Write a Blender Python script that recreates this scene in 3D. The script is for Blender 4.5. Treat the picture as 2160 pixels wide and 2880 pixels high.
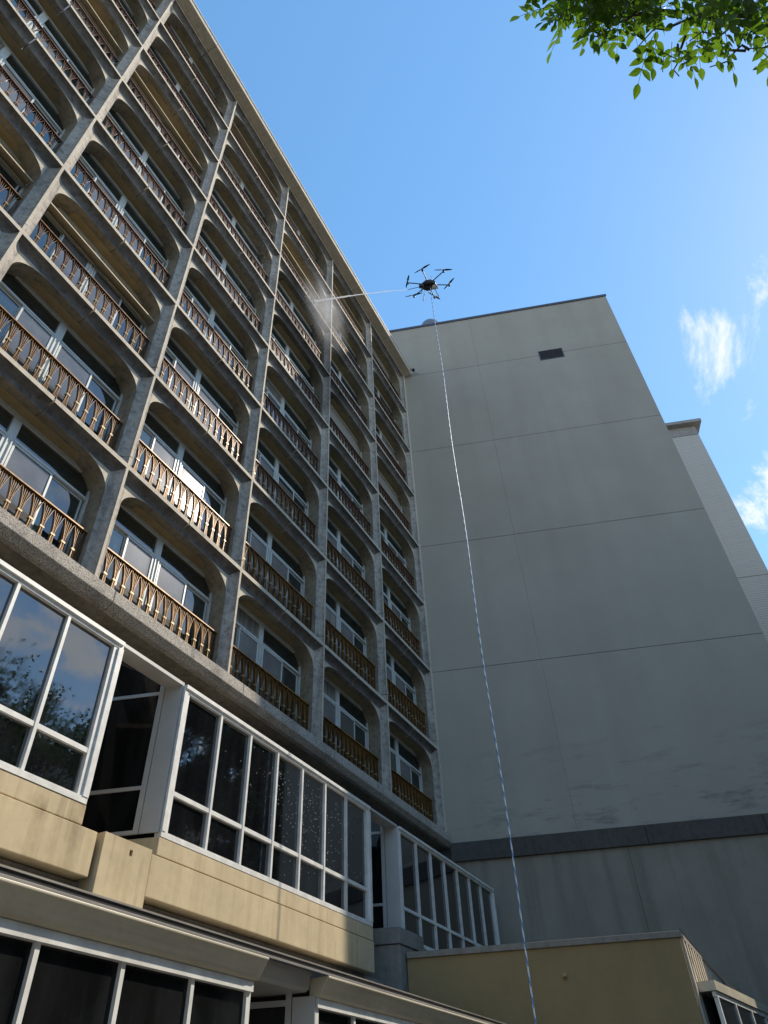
import bpy, math, random
from mathutils import Vector, Matrix

random.seed(7)
scene = bpy.context.scene
for o in list(bpy.data.objects):
    bpy.data.objects.remove(o, do_unlink=True)
COL = scene.collection

# ------------------------------------------------------------------ camera
R = ((0.4529106, -0.8907694, -0.0374401), (0.5897459, 0.3308208, -0.7367207), (0.6686342, 0.3115885, 0.6751599))
CAM = Vector((1.17138, -9.44581, 1.6))
FPX = 1991.764
cam_d = bpy.data.cameras.new('camera')
cam = bpy.data.objects.new('camera', cam_d)
COL.objects.link(cam)
cam_d.sensor_fit = 'HORIZONTAL'
cam_d.sensor_width = 36.0
cam_d.lens = 36.0 * FPX / 2160.0
cam_d.clip_start = 0.05
cam_d.clip_end = 4000
rx, ry, rz_ = Vector(R[0]), Vector(R[1]), Vector(R[2])
M = Matrix((rx, -ry, -rz_)).transposed().to_4x4()
M.translation = CAM
cam.matrix_world = M
scene.camera = cam

# ------------------------------------------------------------------ world, sun, exposure
SUN_DIR = Vector((1.273, -1.0, 1.585)).normalized()
sun_el = math.asin(SUN_DIR.z)
sun_az = math.atan2(SUN_DIR.x, SUN_DIR.y)
world = bpy.data.worlds.new('World')
scene.world = world
world.use_nodes = True
wn, wl = world.node_tree.nodes, world.node_tree.links
wn.clear()
w_out = wn.new('ShaderNodeOutputWorld')
w_bg = wn.new('ShaderNodeBackground')
sky = wn.new('ShaderNodeTexSky')
sky.sky_type = 'NISHITA'
sky.sun_disc = False
sky.sun_elevation = sun_el
sky.sun_rotation = sun_az
sky.altitude = 100
sky.air_density = 1.0
sky.dust_density = 0.1
sky.ozone_density = 2.0
tc = wn.new('ShaderNodeTexCoord')
sep = wn.new('ShaderNodeSeparateXYZ')
wl.new(tc.outputs['Generated'], sep.inputs[0])


def wmath(op, a, b=None, clamp=False):
    n = wn.new('ShaderNodeMath')
    n.operation = op
    n.use_clamp = clamp
    for i, v in enumerate((a, b)):
        if v is None:
            continue
        if isinstance(v, (int, float)):
            n.inputs[i].default_value = v
        else:
            wl.new(v, n.inputs[i])
    return n.outputs[0]


zc = wmath('MAXIMUM', sep.outputs[2], 0.02)
zd = wmath('ADD', zc, 0.10)
comb = wn.new('ShaderNodeCombineXYZ')
wl.new(wmath('DIVIDE', sep.outputs[0], zd), comb.inputs[0])
wl.new(wmath('DIVIDE', sep.outputs[1], zd), comb.inputs[1])
mp = wn.new('ShaderNodeMapping')
mp.inputs['Location'].default_value = (-9.14797, 5.37162, 0.0)
mp.inputs['Rotation'].default_value = (0, 0, 0.9)
mp.inputs['Scale'].default_value = (1.0, 1.7, 1.0)
wl.new(comb.outputs[0], mp.inputs[0])
n1 = wn.new('ShaderNodeTexNoise')
n1.inputs['Scale'].default_value = 3.2
n1.inputs['Detail'].default_value = 9
n1.inputs['Roughness'].default_value = 0.64
n1.inputs['Distortion'].default_value = 0.4
wl.new(mp.outputs[0], n1.inputs[0])
n2 = wn.new('ShaderNodeTexNoise')
n2.inputs['Scale'].default_value = 0.55
n2.inputs['Detail'].default_value = 2
wl.new(comb.outputs[0], n2.inputs[0])
# cloud amount: broken patches, thicker towards the horizon
low = wmath('MULTIPLY', wmath('SUBTRACT', 0.80, sep.outputs[2], True), 0.34)
dens = wmath('ADD', wmath('ADD', n1.outputs[0], wmath('MULTIPLY', wmath('SUBTRACT', n2.outputs[0], 0.5), 0.55)), low)
mask = wn.new('ShaderNodeMapRange')
mask.interpolation_type = 'SMOOTHSTEP'
mask.inputs['From Min'].default_value = 0.618
mask.inputs['From Max'].default_value = 0.76
wl.new(dens, mask.inputs['Value'])
mixc = wn.new('ShaderNodeMix')
mixc.data_type = 'RGBA'
wl.new(wmath('MULTIPLY', mask.outputs[0], 0.85), mixc.inputs['Factor'])
# even out the sky's range the way the phone exposure does
gam = wn.new('ShaderNodeGamma')
gam.inputs[1].default_value = 0.62
wl.new(sky.outputs[0], gam.inputs[0])
hsv = wn.new('ShaderNodeHueSaturation')
hsv.inputs['Hue'].default_value = 0.497
hsv.inputs['Saturation'].default_value = 1.5
hsv.inputs['Value'].default_value = 3.0
wl.new(gam.outputs[0], hsv.inputs['Color'])
wl.new(hsv.outputs[0], mixc.inputs['A'])
mixc.inputs['B'].default_value = (7.4, 7.6, 7.9, 1)
wl.new(mixc.outputs['Result'], w_bg.inputs['Color'])
w_bg.inputs['Strength'].default_value = 0.15
wl.new(w_bg.outputs[0], w_out.inputs[0])

sun_d = bpy.data.lights.new('sun', 'SUN')
sun_d.energy = 5.0
sun_d.angle = math.radians(0.53)
sun_d.color = (1.0, 0.90, 0.76)
sun = bpy.data.objects.new('sun', sun_d)
COL.objects.link(sun)
sun.location = (40, -30, 60)
sun.rotation_euler = SUN_DIR.to_track_quat('Z', 'Y').to_euler()

scene.render.engine = 'CYCLES'
scene.view_settings.view_transform = 'Standard'
scene.view_settings.look = 'None'
scene.view_settings.gamma = 1.0
scene.view_settings.exposure = 0.0

# ------------------------------------------------------------------ dimensions
S = 3.3
W = 4.191903
ZO = 9.60065
XT = 25.36101
ANG = 1.26976
SE = 13.05
DT = Vector((math.cos(ANG), -math.sin(ANG), 0))      # outward along the tower wall
NT = Vector((math.sin(ANG), math.cos(ANG), 0))       # into the tower


def F(k):
    return ZO + k * S


# ------------------------------------------------------------------ materials
def new_mat(name):
    m = bpy.data.materials.new(name)
    m.use_nodes = True
    nt = m.node_tree
    b = nt.nodes['Principled BSDF']
    return m, nt, b


def pos_map(nt, scale):
    g = nt.nodes.new('ShaderNodeNewGeometry')
    mpn = nt.nodes.new('ShaderNodeMapping')
    mpn.inputs['Scale'].default_value = scale
    nt.links.new(g.outputs['Position'], mpn.inputs[0])
    return mpn.outputs[0]


def noise(nt, scale, detail=4, rough=0.55, vec=None, stretch=(1, 1, 1)):
    n = nt.nodes.new('ShaderNodeTexNoise')
    n.inputs['Scale'].default_value = scale
    n.inputs['Detail'].default_value = detail
    n.inputs['Roughness'].default_value = rough
    nt.links.new(vec if vec is not None else pos_map(nt, stretch), n.inputs['Vector'])
    return n.outputs[0]


def ramp(nt, fac, stops):
    r = nt.nodes.new('ShaderNodeValToRGB')
    e = r.color_ramp.elements
    while len(e) < len(stops):
        e.new(0.5)
    for el, (p, c) in zip(e, stops):
        el.position = p
        el.color = (*c, 1) if len(c) == 3 else c
    nt.links.new(fac, r.inputs[0])
    return r.outputs[0]


def mix(nt, fac, a, b, mode='MIX'):
    n = nt.nodes.new('ShaderNodeMix')
    n.data_type = 'RGBA'
    n.blend_type = mode
    for key, v in (('Factor', fac), ('A', a), ('B', b)):
        if isinstance(v, (int, float)):
            n.inputs[key].default_value = v
        elif isinstance(v, tuple):
            n.inputs[key].default_value = (*v, 1)
        else:
            nt.links.new(v, n.inputs[key])
    return n.outputs['Result']


def bump(nt, b, h, strength, dist=0.01):
    n = nt.nodes.new('ShaderNodeBump')
    n.inputs['Strength'].default_value = strength
    n.inputs['Distance'].default_value = dist
    nt.links.new(h, n.inputs['Height'])
    nt.links.new(n.outputs[0], b.inputs['Normal'])


def g(v):
    return (v, v, v)


def concrete(name, base, dark, streak=0.5, speck=0.25, bstr=0.3, patch=0.5, sscale=(5, 5, 0.45), speck_scale=140, rough=0.88, mottle=1.0):
    m, nt, b = new_mat(name)
    col = mix(nt, ramp(nt, noise(nt, 0.9, 6, 0.65), [(0.35, g(0)), (0.68, g(1))]), base, tuple(x * (1 - 0.35 * patch) for x in base))
    st = ramp(nt, noise(nt, 1.0, 5, 0.6, stretch=sscale), [(0.47, g(0)), (0.72, g(1))])
    stm = mix(nt, streak, g(0), st)
    col = mix(nt, stm, col, dark)
    mott = ramp(nt, noise(nt, 7.0, 6, 0.7), [(0.30, g(1 - 0.55 * patch * mottle)), (0.5, g(1.0)), (0.7, g(1 + 0.25 * patch * mottle))])
    col = mix(nt, 1.0, col, mott, 'MULTIPLY')
    sp = noise(nt, speck_scale, 2, 0.7)
    spc = ramp(nt, sp, [(0.30, g(1 - speck)), (0.5, g(1.0)), (0.72, g(1 + 0.5 * speck))])
    col = mix(nt, 1.0, col, spc, 'MULTIPLY')
    nt.links.new(col, b.inputs['Base Color'])
    b.inputs['Roughness'].default_value = rough
    bump(nt, b, sp, bstr, 0.006)
    return m


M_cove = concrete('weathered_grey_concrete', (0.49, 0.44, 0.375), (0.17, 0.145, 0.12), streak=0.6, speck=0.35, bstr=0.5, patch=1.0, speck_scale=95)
M_beam = concrete('shaded_stained_beam_concrete', (0.215, 0.20, 0.185), (0.07, 0.062, 0.055), streak=0.7, speck=0.3, bstr=0.5, patch=1.0, sscale=(2.5, 3, 3), speck_scale=95)  # shade under the beams put into the colour, along with streaky stains
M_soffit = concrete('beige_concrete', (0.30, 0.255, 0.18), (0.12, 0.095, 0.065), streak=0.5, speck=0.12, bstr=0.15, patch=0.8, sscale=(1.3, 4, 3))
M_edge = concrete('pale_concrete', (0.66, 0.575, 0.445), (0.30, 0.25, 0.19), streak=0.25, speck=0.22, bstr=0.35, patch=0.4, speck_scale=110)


def wet_patch(m):
    nt = m.node_tree
    b = nt.nodes['Principled BSDF']
    src = b.inputs['Base Color'].links[0].from_socket
    geo = nt.nodes.new('ShaderNodeNewGeometry')
    mp_ = nt.nodes.new('ShaderNodeMapping')
    mp_.vector_type = 'POINT'
    mp_.inputs['Location'].default_value = (-15.6 / 3.6, 0, -26.9 / 4.0)
    mp_.inputs['Scale'].default_value = (1 / 3.6, 0.05, 1 / 4.0)
    nt.links.new(geo.outputs['Position'], mp_.inputs[0])
    ln_ = nt.nodes.new('ShaderNodeVectorMath')
    ln_.operation = 'LENGTH'
    nt.links.new(mp_.outputs[0], ln_.inputs[0])
    sb = nt.nodes.new('ShaderNodeMath')
    sb.operation = 'SUBTRACT'
    nt.links.new(noise(nt, 1.0, 5, 0.6, stretch=(1.6, 1.6, 0.5)), sb.inputs[0])
    nt.links.new(ln_.outputs['Value'], sb.inputs[1])
    f = nt.nodes.new('ShaderNodeMapRange')
    f.inputs['From Min'].default_value = -0.42
    f.inputs['From Max'].default_value = -0.15
    f.inputs['To Max'].default_value = 0.85
    nt.links.new(sb.outputs[0], f.inputs['Value'])
    c = mix(nt, f.outputs[0], src, mix(nt, 1.0, src, (0.42, 0.42, 0.44), 'MULTIPLY'))
    nt.links.new(c, b.inputs['Base Color'])


for m_ in (M_cove, M_beam, M_soffit, M_edge):
    wet_patch(m_)
M_core = concrete('dark_core', (0.12, 0.12, 0.12), (0.08, 0.08, 0.08))
M_panel = concrete('beige_stucco', (0.62, 0.50, 0.305), (0.33, 0.235, 0.115), streak=0.55, speck=0.10, bstr=0.2, patch=0.6, sscale=(2.6, 2.6, 0.22), speck_scale=160, mottle=0.22)
def add_drips(m):
    nt = m.node_tree
    b = nt.nodes['Principled BSDF']
    src = b.inputs['Base Color'].links[0].from_socket
    d = ramp(nt, noise(nt, 1.0, 3, 0.5, stretch=(4.5, 4.5, 0.10)), [(0.60, g(0)), (0.70, g(0.75))])
    f = ramp(nt, noise(nt, 1.3, 4, 0.6), [(0.42, g(0)), (0.6, g(1))])
    c = mix(nt, mix(nt, 1.0, d, f, 'MULTIPLY'), src, (0.21, 0.15, 0.08))
    nt.links.new(c, b.inputs['Base Color'])


add_drips(M_panel)
M_grey_panel = concrete('grey_concrete_panel', (0.36, 0.35, 0.325), (0.20, 0.19, 0.17), streak=0.5, speck=0.1, bstr=0.2, patch=0.5)
M_yellow = concrete('ochre_stucco', (0.35, 0.25, 0.115), (0.25, 0.175, 0.08), streak=0.35, speck=0.06, bstr=0.2, patch=0.35, sscale=(1.2, 1.2, 0.3), speck_scale=180, mottle=0.3)
M_coping = concrete('coping_stone', (0.31, 0.275, 0.225), (0.17, 0.15, 0.125), streak=0.4, speck=0.12, bstr=0.2, sscale=(3, 3, 1))
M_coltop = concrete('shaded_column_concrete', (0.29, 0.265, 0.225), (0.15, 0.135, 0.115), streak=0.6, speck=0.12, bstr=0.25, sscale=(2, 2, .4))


def tower_material():
    m, nt, b = new_mat('tower_render')
    col = mix(nt, ramp(nt, noise(nt, 0.28, 6, 0.6), [(0.3, g(0)), (0.75, g(1))]), (0.425, 0.388, 0.318), (0.355, 0.322, 0.262))
    # soft vertical weathering
    st = ramp(nt, noise(nt, 1.0, 4, 0.5, stretch=(0.9, 0.9, 0.07)), [(0.45, g(0)), (0.8, g(0.38))])
    col = mix(nt, st, col, (0.30, 0.27, 0.215))
    # horizontal lift lines of the render
    hz = ramp(nt, noise(nt, 1.0, 4, 0.6, stretch=(0.25, 0.25, 2.2)), [(0.5, g(0)), (0.8, g(0.45))])
    col = mix(nt, hz, col, (0.38, 0.345, 0.275))
    # mildew patches low on the wall
    geo = nt.nodes.new('ShaderNodeNewGeometry')
    sp = nt.nodes.new('ShaderNodeSeparateXYZ')
    nt.links.new(geo.outputs['Position'], sp.inputs[0])
    mr = nt.nodes.new('ShaderNodeMapRange')
    mr.inputs['From Min'].default_value = 14.0
    mr.inputs['From Max'].default_value = 9.4
    nt.links.new(sp.outputs[2], mr.inputs['Value'])
    mn = ramp(nt, noise(nt, 1.0, 7, 0.68, stretch=(0.55, 0.55, 2.4)), [(0.53, g(0)), (0.68, g(1))])
    ml = nt.nodes.new('ShaderNodeMath')
    ml.operation = 'MULTIPLY'
    nt.links.new(mr.outputs[0], ml.inputs[0])
    nt.links.new(mn, ml.inputs[1])
    ml2 = nt.nodes.new('ShaderNodeMath')
    ml2.operation = 'MULTIPLY'
    ml2.inputs[1].default_value = 0.75
    nt.links.new(ml.outputs[0], ml2.inputs[0])
    col = mix(nt, ml2.outputs[0], col, (0.13, 0.125, 0.10))
    nt.links.new(col, b.inputs['Base Color'])
    b.inputs['Roughness'].default_value = 0.9
    bump(nt, b, noise(nt, 60, 3), 0.12, 0.004)
    return m


M_tower = tower_material()
M_tower_low = concrete('tower_lower_render', (0.32, 0.285, 0.225), (0.165, 0.145, 0.112), streak=0.7, speck=0.05, bstr=0.1, patch=0.4, sscale=(1.6, 1.6, 0.1), mottle=0.2)
M_joint = concrete('dark_joint', (0.10, 0.10, 0.095), (0.06, 0.06, 0.06))


def aggregate():
    m, nt, b = new_mat('exposed_aggregate')
    v = nt.nodes.new('ShaderNodeTexVoronoi')
    v.inputs['Scale'].default_value = 80
    nt.links.new(pos_map(nt, (1, 1, 1)), v.inputs['Vector'])
    col = ramp(nt, v.outputs['Color'], [(0.12, (0.16, 0.14, 0.12)), (0.45, (0.42, 0.37, 0.31)), (0.8, (0.72, 0.64, 0.53))])
    col = mix(nt, ramp(nt, noise(nt, 1.6, 5), [(0.48, g(0)), (0.75, g(0.6))]), col, (0.14, 0.125, 0.11))
    nt.links.new(col, b.inputs['Base Color'])
    b.inputs['Roughness'].default_value = 0.85
    bump(nt, b, v.outputs['Distance'], 0.7, 0.012)
    return m


M_agg = aggregate()
M_band = concrete('dark_band_aggregate', (0.10, 0.09, 0.075), (0.055, 0.05, 0.042), streak=0.4, speck=0.3, bstr=0.6, speck_scale=70)


def metal(name, col, rough=0.45, metallic=0.0, var=0.15, nscale=4.0):
    m, nt, b = new_mat(name)
    c = mix(nt, ramp(nt, noise(nt, nscale, 5), [(0.35, g(0)), (0.7, g(1))]), col, tuple(x * (1 - var) for x in col))
    nt.links.new(c, b.inputs['Base Color'])
    b.inputs['Roughness'].default_value = rough
    b.inputs['Metallic'].default_value = metallic
    return m


M_white = metal('white_aluminium', (0.80, 0.785, 0.73), 0.4, 0.0, 0.24, 5)
M_greypanel = metal('grey_aluminium_panel', (0.47, 0.46, 0.425), 0.42, 0.0, 0.12, 2)
M_winframe = metal('window_frame_paint', (0.66, 0.68, 0.64), 0.4, 0.0, 0.12, 6)


def railing_mat(name, low, high, rough):
    """gold anodising, faded to rusty brown on the upper floors"""
    m, nt, b = new_mat(name)
    geo = nt.nodes.new('ShaderNodeNewGeometry')
    sp = nt.nodes.new('ShaderNodeSeparateXYZ')
    nt.links.new(geo.outputs['Position'], sp.inputs[0])
    mr = nt.nodes.new('ShaderNodeMapRange')
    mr.inputs['From Min'].default_value = 13.0
    mr.inputs['From Max'].default_value = 21.0
    nt.links.new(sp.outputs[2], mr.inputs['Value'])
    c = mix(nt, mr.outputs[0], low, high)
    c = mix(nt, ramp(nt, noise(nt, 9, 5), [(0.35, g(0)), (0.7, g(1))]), c, mix(nt, 1.0, c, (0.45, 0.40, 0.38), 'MULTIPLY'))
    c = mix(nt, ramp(nt, noise(nt, 0.8, 3), [(0.4, g(0)), (0.7, g(0.5))]), c, (0.07, 0.035, 0.02))
    nt.links.new(c, b.inputs['Base Color'])
    b.inputs['Roughness'].default_value = rough
    b.inputs['Metallic'].default_value = 0.15
    return m


M_bronze = railing_mat('bronze_railing', (0.165, 0.078, 0.014), (0.125, 0.058, 0.030), 0.42)
M_sunlit = railing_mat('sunlit_gold_edge', (0.46, 0.225, 0.035), (0.36, 0.20, 0.12), 0.42)  # sunlight on the front faces put into the colour; sides stay dark bronze
M_brass = metal('brass_block', (0.44, 0.31, 0.135), 0.4, 0.2, 0.3, 9)
M_lintel = metal('ochre_lintel', (0.36, 0.27, 0.135), 0.75, 0, 0.25, 3)  # ochre band across the arch soffit
M_awning = metal('cream_awning', (0.58, 0.46, 0.29), 0.7, 0, 0.2, 4)
M_blind = metal('beige_shutter', (0.36, 0.33, 0.28), 0.7, 0, 0.1, 1.5)
M_black = metal('black_plastic', (0.018, 0.018, 0.02), 0.42, 0, 0.3, 5)
M_carbon = metal('carbon_tube', (0.03, 0.032, 0.036), 0.35, 0, 0.2, 5)
M_whitepod = metal('white_plastic', (0.82, 0.80, 0.76), 0.4, 0, 0.06, 8)
M_roofmetal = metal('standing_seam_metal', (0.46, 0.43, 0.39), 0.35, 0.6, 0.25, 2)
M_fascia = concrete('cream_gutter_fascia', (0.62, 0.56, 0.42), (0.30, 0.25, 0.17), streak=0.5, speck=0.05, bstr=0.05, patch=0.5, sscale=(0.5, 5, 9), speck_scale=60, rough=0.5, mottle=0.3)
M_louvre = metal('dark_louvre', (0.10, 0.10, 0.12), 0.5, 0.2, 0.2)
M_louvre2 = metal('dull_zinc', (0.22, 0.23, 0.25), 0.5, 0.3, 0.2)
M_rust = metal('rust', (0.16, 0.08, 0.04), 0.8, 0, 0.4, 20)


def glass(name, col, ior=1.5, rough=0.02, wave=0.02, dirt=0.0, wscale=0.8):
    m, nt, b = new_mat(name)
    nt.links.new(mix(nt, ramp(nt, noise(nt, 1.2, 4, stretch=(3, 3, .5)), [(0.4, g(0)), (0.7, g(1))]), col, tuple(x * 1.8 + dirt for x in col)), b.inputs['Base Color'])
    b.inputs['IOR'].default_value = ior
    rr = ramp(nt, noise(nt, 5, 5, 0.7, stretch=(3, 3, 0.6)), [(0.4, g(rough)), (0.8, g(rough + 0.10 + dirt))])
    nt.links.new(rr, b.inputs['Roughness'])
    bump(nt, b, noise(nt, wscale, 1), wave, 0.05)
    return m


M_glass = glass('window_glass', (0.010, 0.020, 0.020), 2.2, 0.012, 0.05)
M_strip_glass = glass('tinted_strip_glass', (0.004, 0.0045, 0.006), 2.4, 0.006, 0.02, 0.003)
M_low_glass = glass('dark_ground_floor_glass', (0.006, 0.0065, 0.0065), 1.33, 0.03, 0.03, 0.004)


def screen_mat():
    m, nt, b = new_mat('insect_screen')
    nt.links.new(mix(nt, ramp(nt, noise(nt, 2.5, 4), [(0.35, g(0)), (0.7, g(1))]), (0.12, 0.117, 0.115), (0.175, 0.17, 0.165)), b.inputs['Base Color'])
    b.inputs['Roughness'].default_value = 0.13
    b.inputs['IOR'].default_value = 1.75
    return m


M_screen = screen_mat()


def curtain_mat():
    m, nt, b = new_mat('curtain_behind_glass')
    w_ = noise(nt, 1.0, 2, 0.5, stretch=(14, 14, 0.15))
    nt.links.new(ramp(nt, w_, [(0.3, (0.14, 0.13, 0.115)), (0.7, (0.36, 0.33, 0.28))]), b.inputs['Base Color'])
    b.inputs['Roughness'].default_value = 0.08
    b.inputs['IOR'].default_value = 1.7
    return m


M_curtain = curtain_mat()


def leaf_mat(name, a, bcol, tr):
    m, nt, b = new_mat(name)
    out = nt.nodes['Material Output']
    c = mix(nt, ramp(nt, noise(nt, 3.5, 3), [(0.35, g(0)), (0.65, g(1))]), a, bcol)
    nt.links.new(c, b.inputs['Base Color'])
    b.inputs['Roughness'].default_value = 0.45
    t = nt.nodes.new('ShaderNodeBsdfTranslucent')
    tcol = mix(nt, 1.0, c, (1.9, 2.1, 0.55), 'MULTIPLY')
    nt.links.new(tcol, t.inputs[0])
    ms = nt.nodes.new('ShaderNodeMixShader')
    ms.inputs[0].default_value = tr
    nt.links.new(b.outputs[0], ms.inputs[1])
    nt.links.new(t.outputs[0], ms.inputs[2])
    nt.links.new(ms.outputs[0], out.inputs['Surface'])
    return m


M_leaf = leaf_mat('ash_leaf', (0.068, 0.125, 0.02), (0.10, 0.17, 0.028), 0.45)
M_leaf2 = leaf_mat('far_tree_leaf', (0.035, 0.06, 0.02), (0.06, 0.09, 0.03), 0.25)
M_bark = concrete('bark', (0.11, 0.085, 0.065), (0.05, 0.04, 0.03), streak=0.6, speck=0.3, bstr=0.8, sscale=(14, 14, 1.5), speck_scale=60)


def ground_mat():
    m, nt, b = new_mat('asphalt')
    c = mix(nt, ramp(nt, noise(nt, 0.4, 6), [(0.3, g(0)), (0.7, g(1))]), (0.13, 0.122, 0.108), (0.185, 0.172, 0.15))
    nt.links.new(c, b.inputs['Base Color'])
    b.inputs['Roughness'].default_value = 0.9
    bump(nt, b, noise(nt, 90, 3), 0.4, 0.01)
    return m


M_ground = ground_mat()


def brick_far():
    m, nt, b = new_mat('far_brick')
    br = nt.nodes.new('ShaderNodeTexBrick')
    br.inputs['Scale'].default_value = 1.0
    br.inputs['Brick Width'].default_value = 2.4
    br.inputs['Row Height'].default_value = 0.16
    br.inputs['Mortar Size'].default_value = 0.03
    br.inputs['Color1'].default_value = (0.55, 0.525, 0.48, 1)
    br.inputs['Color2'].default_value = (0.52, 0.495, 0.45, 1)
    br.inputs['Mortar'].default_value = (0.42, 0.395, 0.36, 1)
    geo = nt.nodes.new('ShaderNodeNewGeometry')
    sp = nt.nodes.new('ShaderNodeSeparateXYZ')
    nt.links.new(geo.outputs['Position'], sp.inputs[0])
    ad = nt.nodes.new('ShaderNodeMath')
    ad.operation = 'SUBTRACT'
    nt.links.new(sp.outputs[0], ad.inputs[0])
    nt.links.new(sp.outputs[1], ad.inputs[1])
    cb = nt.nodes.new('ShaderNodeCombineXYZ')
    nt.links.new(ad.outputs[0], cb.inputs[0])
    nt.links.new(sp.outputs[2], cb.inputs[1])
    nt.links.new(cb.outputs[0], br.inputs['Vector'])
    nt.links.new(br.outputs['Color'], b.inputs['Base Color'])
    b.inputs['Roughness'].default_value = 0.9
    return m


M_brick = brick_far()


M_hose = metal('blue_hose', (0.10, 0.27, 0.54), 0.4, 0, 0.1)
M_hose_white = metal('white_hose_stripe', (0.62, 0.72, 0.84), 0.4, 0, 0.05)


def water_mat():
    m, nt, b = new_mat('spray_water')
    b.inputs['Base Color'].default_value = (0.95, 0.96, 0.97, 1)
    b.inputs['Roughness'].default_value = 0.3
    out = nt.nodes['Material Output']
    t = nt.nodes.new('ShaderNodeBsdfTranslucent')
    t.inputs[0].default_value = (0.95, 0.96, 0.97, 1)
    ms = nt.nodes.new('ShaderNodeMixShader')
    ms.inputs[0].default_value = 0.5
    nt.links.new(b.outputs[0], ms.inputs[1])
    nt.links.new(t.outputs[0], ms.inputs[2])
    tp = nt.nodes.new('ShaderNodeBsdfTransparent')
    m2 = nt.nodes.new('ShaderNodeMixShader')
    m2.inputs[0].default_value = 0.42
    nt.links.new(ms.outputs[0], m2.inputs[1])
    nt.links.new(tp.outputs[0], m2.inputs[2])
    nt.links.new(m2.outputs[0], out.inputs['Surface'])
    return m


M_water = water_mat()
M_drop = metal('water_drops', (0.80, 0.82, 0.84), 0.08, 0.0, 0.05)


# ------------------------------------------------------------------ mesh helpers
class MB:
    def __init__(self):
        self.v, self.f, self.m = [], [], []

    def face(self, pts, m=0):
        i = len(self.v)
        self.v += [tuple(p) for p in pts]
        self.f.append(tuple(range(i, i + len(pts))))
        self.m.append(m)

    def box(self, x0, x1, y0, y1, z0, z1, m=0):
        i = len(self.v)
        self.v += [(x, y, z) for z in (z0, z1) for y in (y0, y1) for x in (x0, x1)]
        for f in ((0, 2, 3, 1), (4, 5, 7, 6), (0, 1, 5, 4), (2, 6, 7, 3), (0, 4, 6, 2), (1, 3, 7, 5)):
            self.f.append(tuple(i + k for k in f))
            self.m.append(m)

    def prism(self, poly, z0, z1, m=0):
        """poly: counter-clockwise xy outline"""
        n = len(poly)
        i = len(self.v)
        self.v += [(p[0], p[1], z0) for p in poly] + [(p[0], p[1], z1) for p in poly]
        self.f.append(tuple(i + k for k in reversed(range(n))))
        self.f.append(tuple(i + n + k for k in range(n)))
        self.m += [m, m]
        for k in range(n):
            a, b = k, (k + 1) % n
            self.f.append((i + a, i + b, i + n + b, i + n + a))
            self.m.append(m)

    def profile(self, prof, x0, x1, m=0):
        """prof: closed (y, z) outline swept along x"""
        n = len(prof)
        i = len(self.v)
        self.v += [(x0, p[0], p[1]) for p in prof] + [(x1, p[0], p[1]) for p in prof]
        self.f.append(tuple(i + k for k in range(n)))
        self.f.append(tuple(i + n + k for k in reversed(range(n))))
        self.m += [m, m]
        for k in range(n):
            a, b = k, (k + 1) % n
            self.f.append((i + b, i + a, i + n + a, i + n + b))
            self.m.append(m)

    def tube(self, pts, radii, n=8, m=0, caps=True):
        pts = [Vector(p) for p in pts]
        if not isinstance(radii, (list, tuple)):
            radii = [radii] * len(pts)
        i = len(self.v)
        for k, p in enumerate(pts):
            d = (pts[min(k + 1, len(pts) - 1)] - pts[max(k - 1, 0)]).normalized()
            a = d.orthogonal().normalized() if k == 0 else (a - d * a.dot(d)).normalized()
            b = d.cross(a)
            for j in range(n):
                t = 2 * math.pi * j / n
                self.v.append(tuple(p + (a * math.cos(t) + b * math.sin(t)) * radii[k]))
        for k in range(len(pts) - 1):
            for j in range(n):
                q = (j + 1) % n
                self.f.append((i + k * n + j, i + k * n + q, i + (k + 1) * n + q, i + (k + 1) * n + j))
                self.m.append(m)
        if caps:
            self.f.append(tuple(i + j for j in reversed(range(n))))
            self.f.append(tuple(i + (len(pts) - 1) * n + j for j in range(n)))
            self.m += [m, m]

    def add(self, other, loc):
        i = len(self.v)
        self.v += [(p[0] + loc[0], p[1] + loc[1], p[2] + loc[2]) for p in other.v]
        self.f += [tuple(i + k for k in f) for f in other.f]
        self.m += other.m

    def mesh(self, name, mats, smooth=False):
        me = bpy.data.meshes.new(name)
        me.from_pydata(self.v, [], self.f)
        for mt in (mats if isinstance(mats, (list, tuple)) else [mats]):
            me.materials.append(mt)
        if any(self.m):
            me.polygons.foreach_set('material_index', self.m)
        if smooth:
            me.polygons.foreach_set('use_smooth', [True] * len(me.polygons))
        me.update()
        return me


def link(name, data, parent=None, loc=(0, 0, 0), rot=None):
    o = bpy.data.objects.new(name, data)
    COL.objects.link(o)
    if parent is not None:
        o.parent = parent
    o.location = loc
    if rot is not None:
        o.rotation_euler = rot
    return o


def part(name, mb, mats, parent, loc=(0, 0, 0), rot=None, smooth=False):
    return link(name, mb.mesh(name, mats, smooth), parent, loc, rot)


def thing(name, label, cat, loc=(0, 0, 0), group=None):
    o = link(name, None, None, loc)
    o.empty_display_size = 0.2
    o['label'] = label
    o['category'] = cat
    if group:
        o['group'] = group
    return o


def at(u, v, dist):
    d = rx * ((u - 1080) / FPX) + ry * ((v - 1440) / FPX) + rz_
    return CAM + d.normalized() * dist


# ------------------------------------------------------------------ ground
gm = MB()
gm.face([(-300, -300, 0), (300, -300, 0), (300, 300, 0), (-300, 300, 0)])
go = part('ground', gm, M_ground, None)
go['kind'] = 'structure'

# ------------------------------------------------------------------ arcaded building
bld = thing('apartment_building', 'tall grey concrete building with rows of arched balconies and bronze railings', 'building', (0, 0, 0))
HF, RC, RZ = 0.033, 0.20, 0.215
LIP = 0.12
ZJ = 0.36
YW = 0.74


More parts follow.
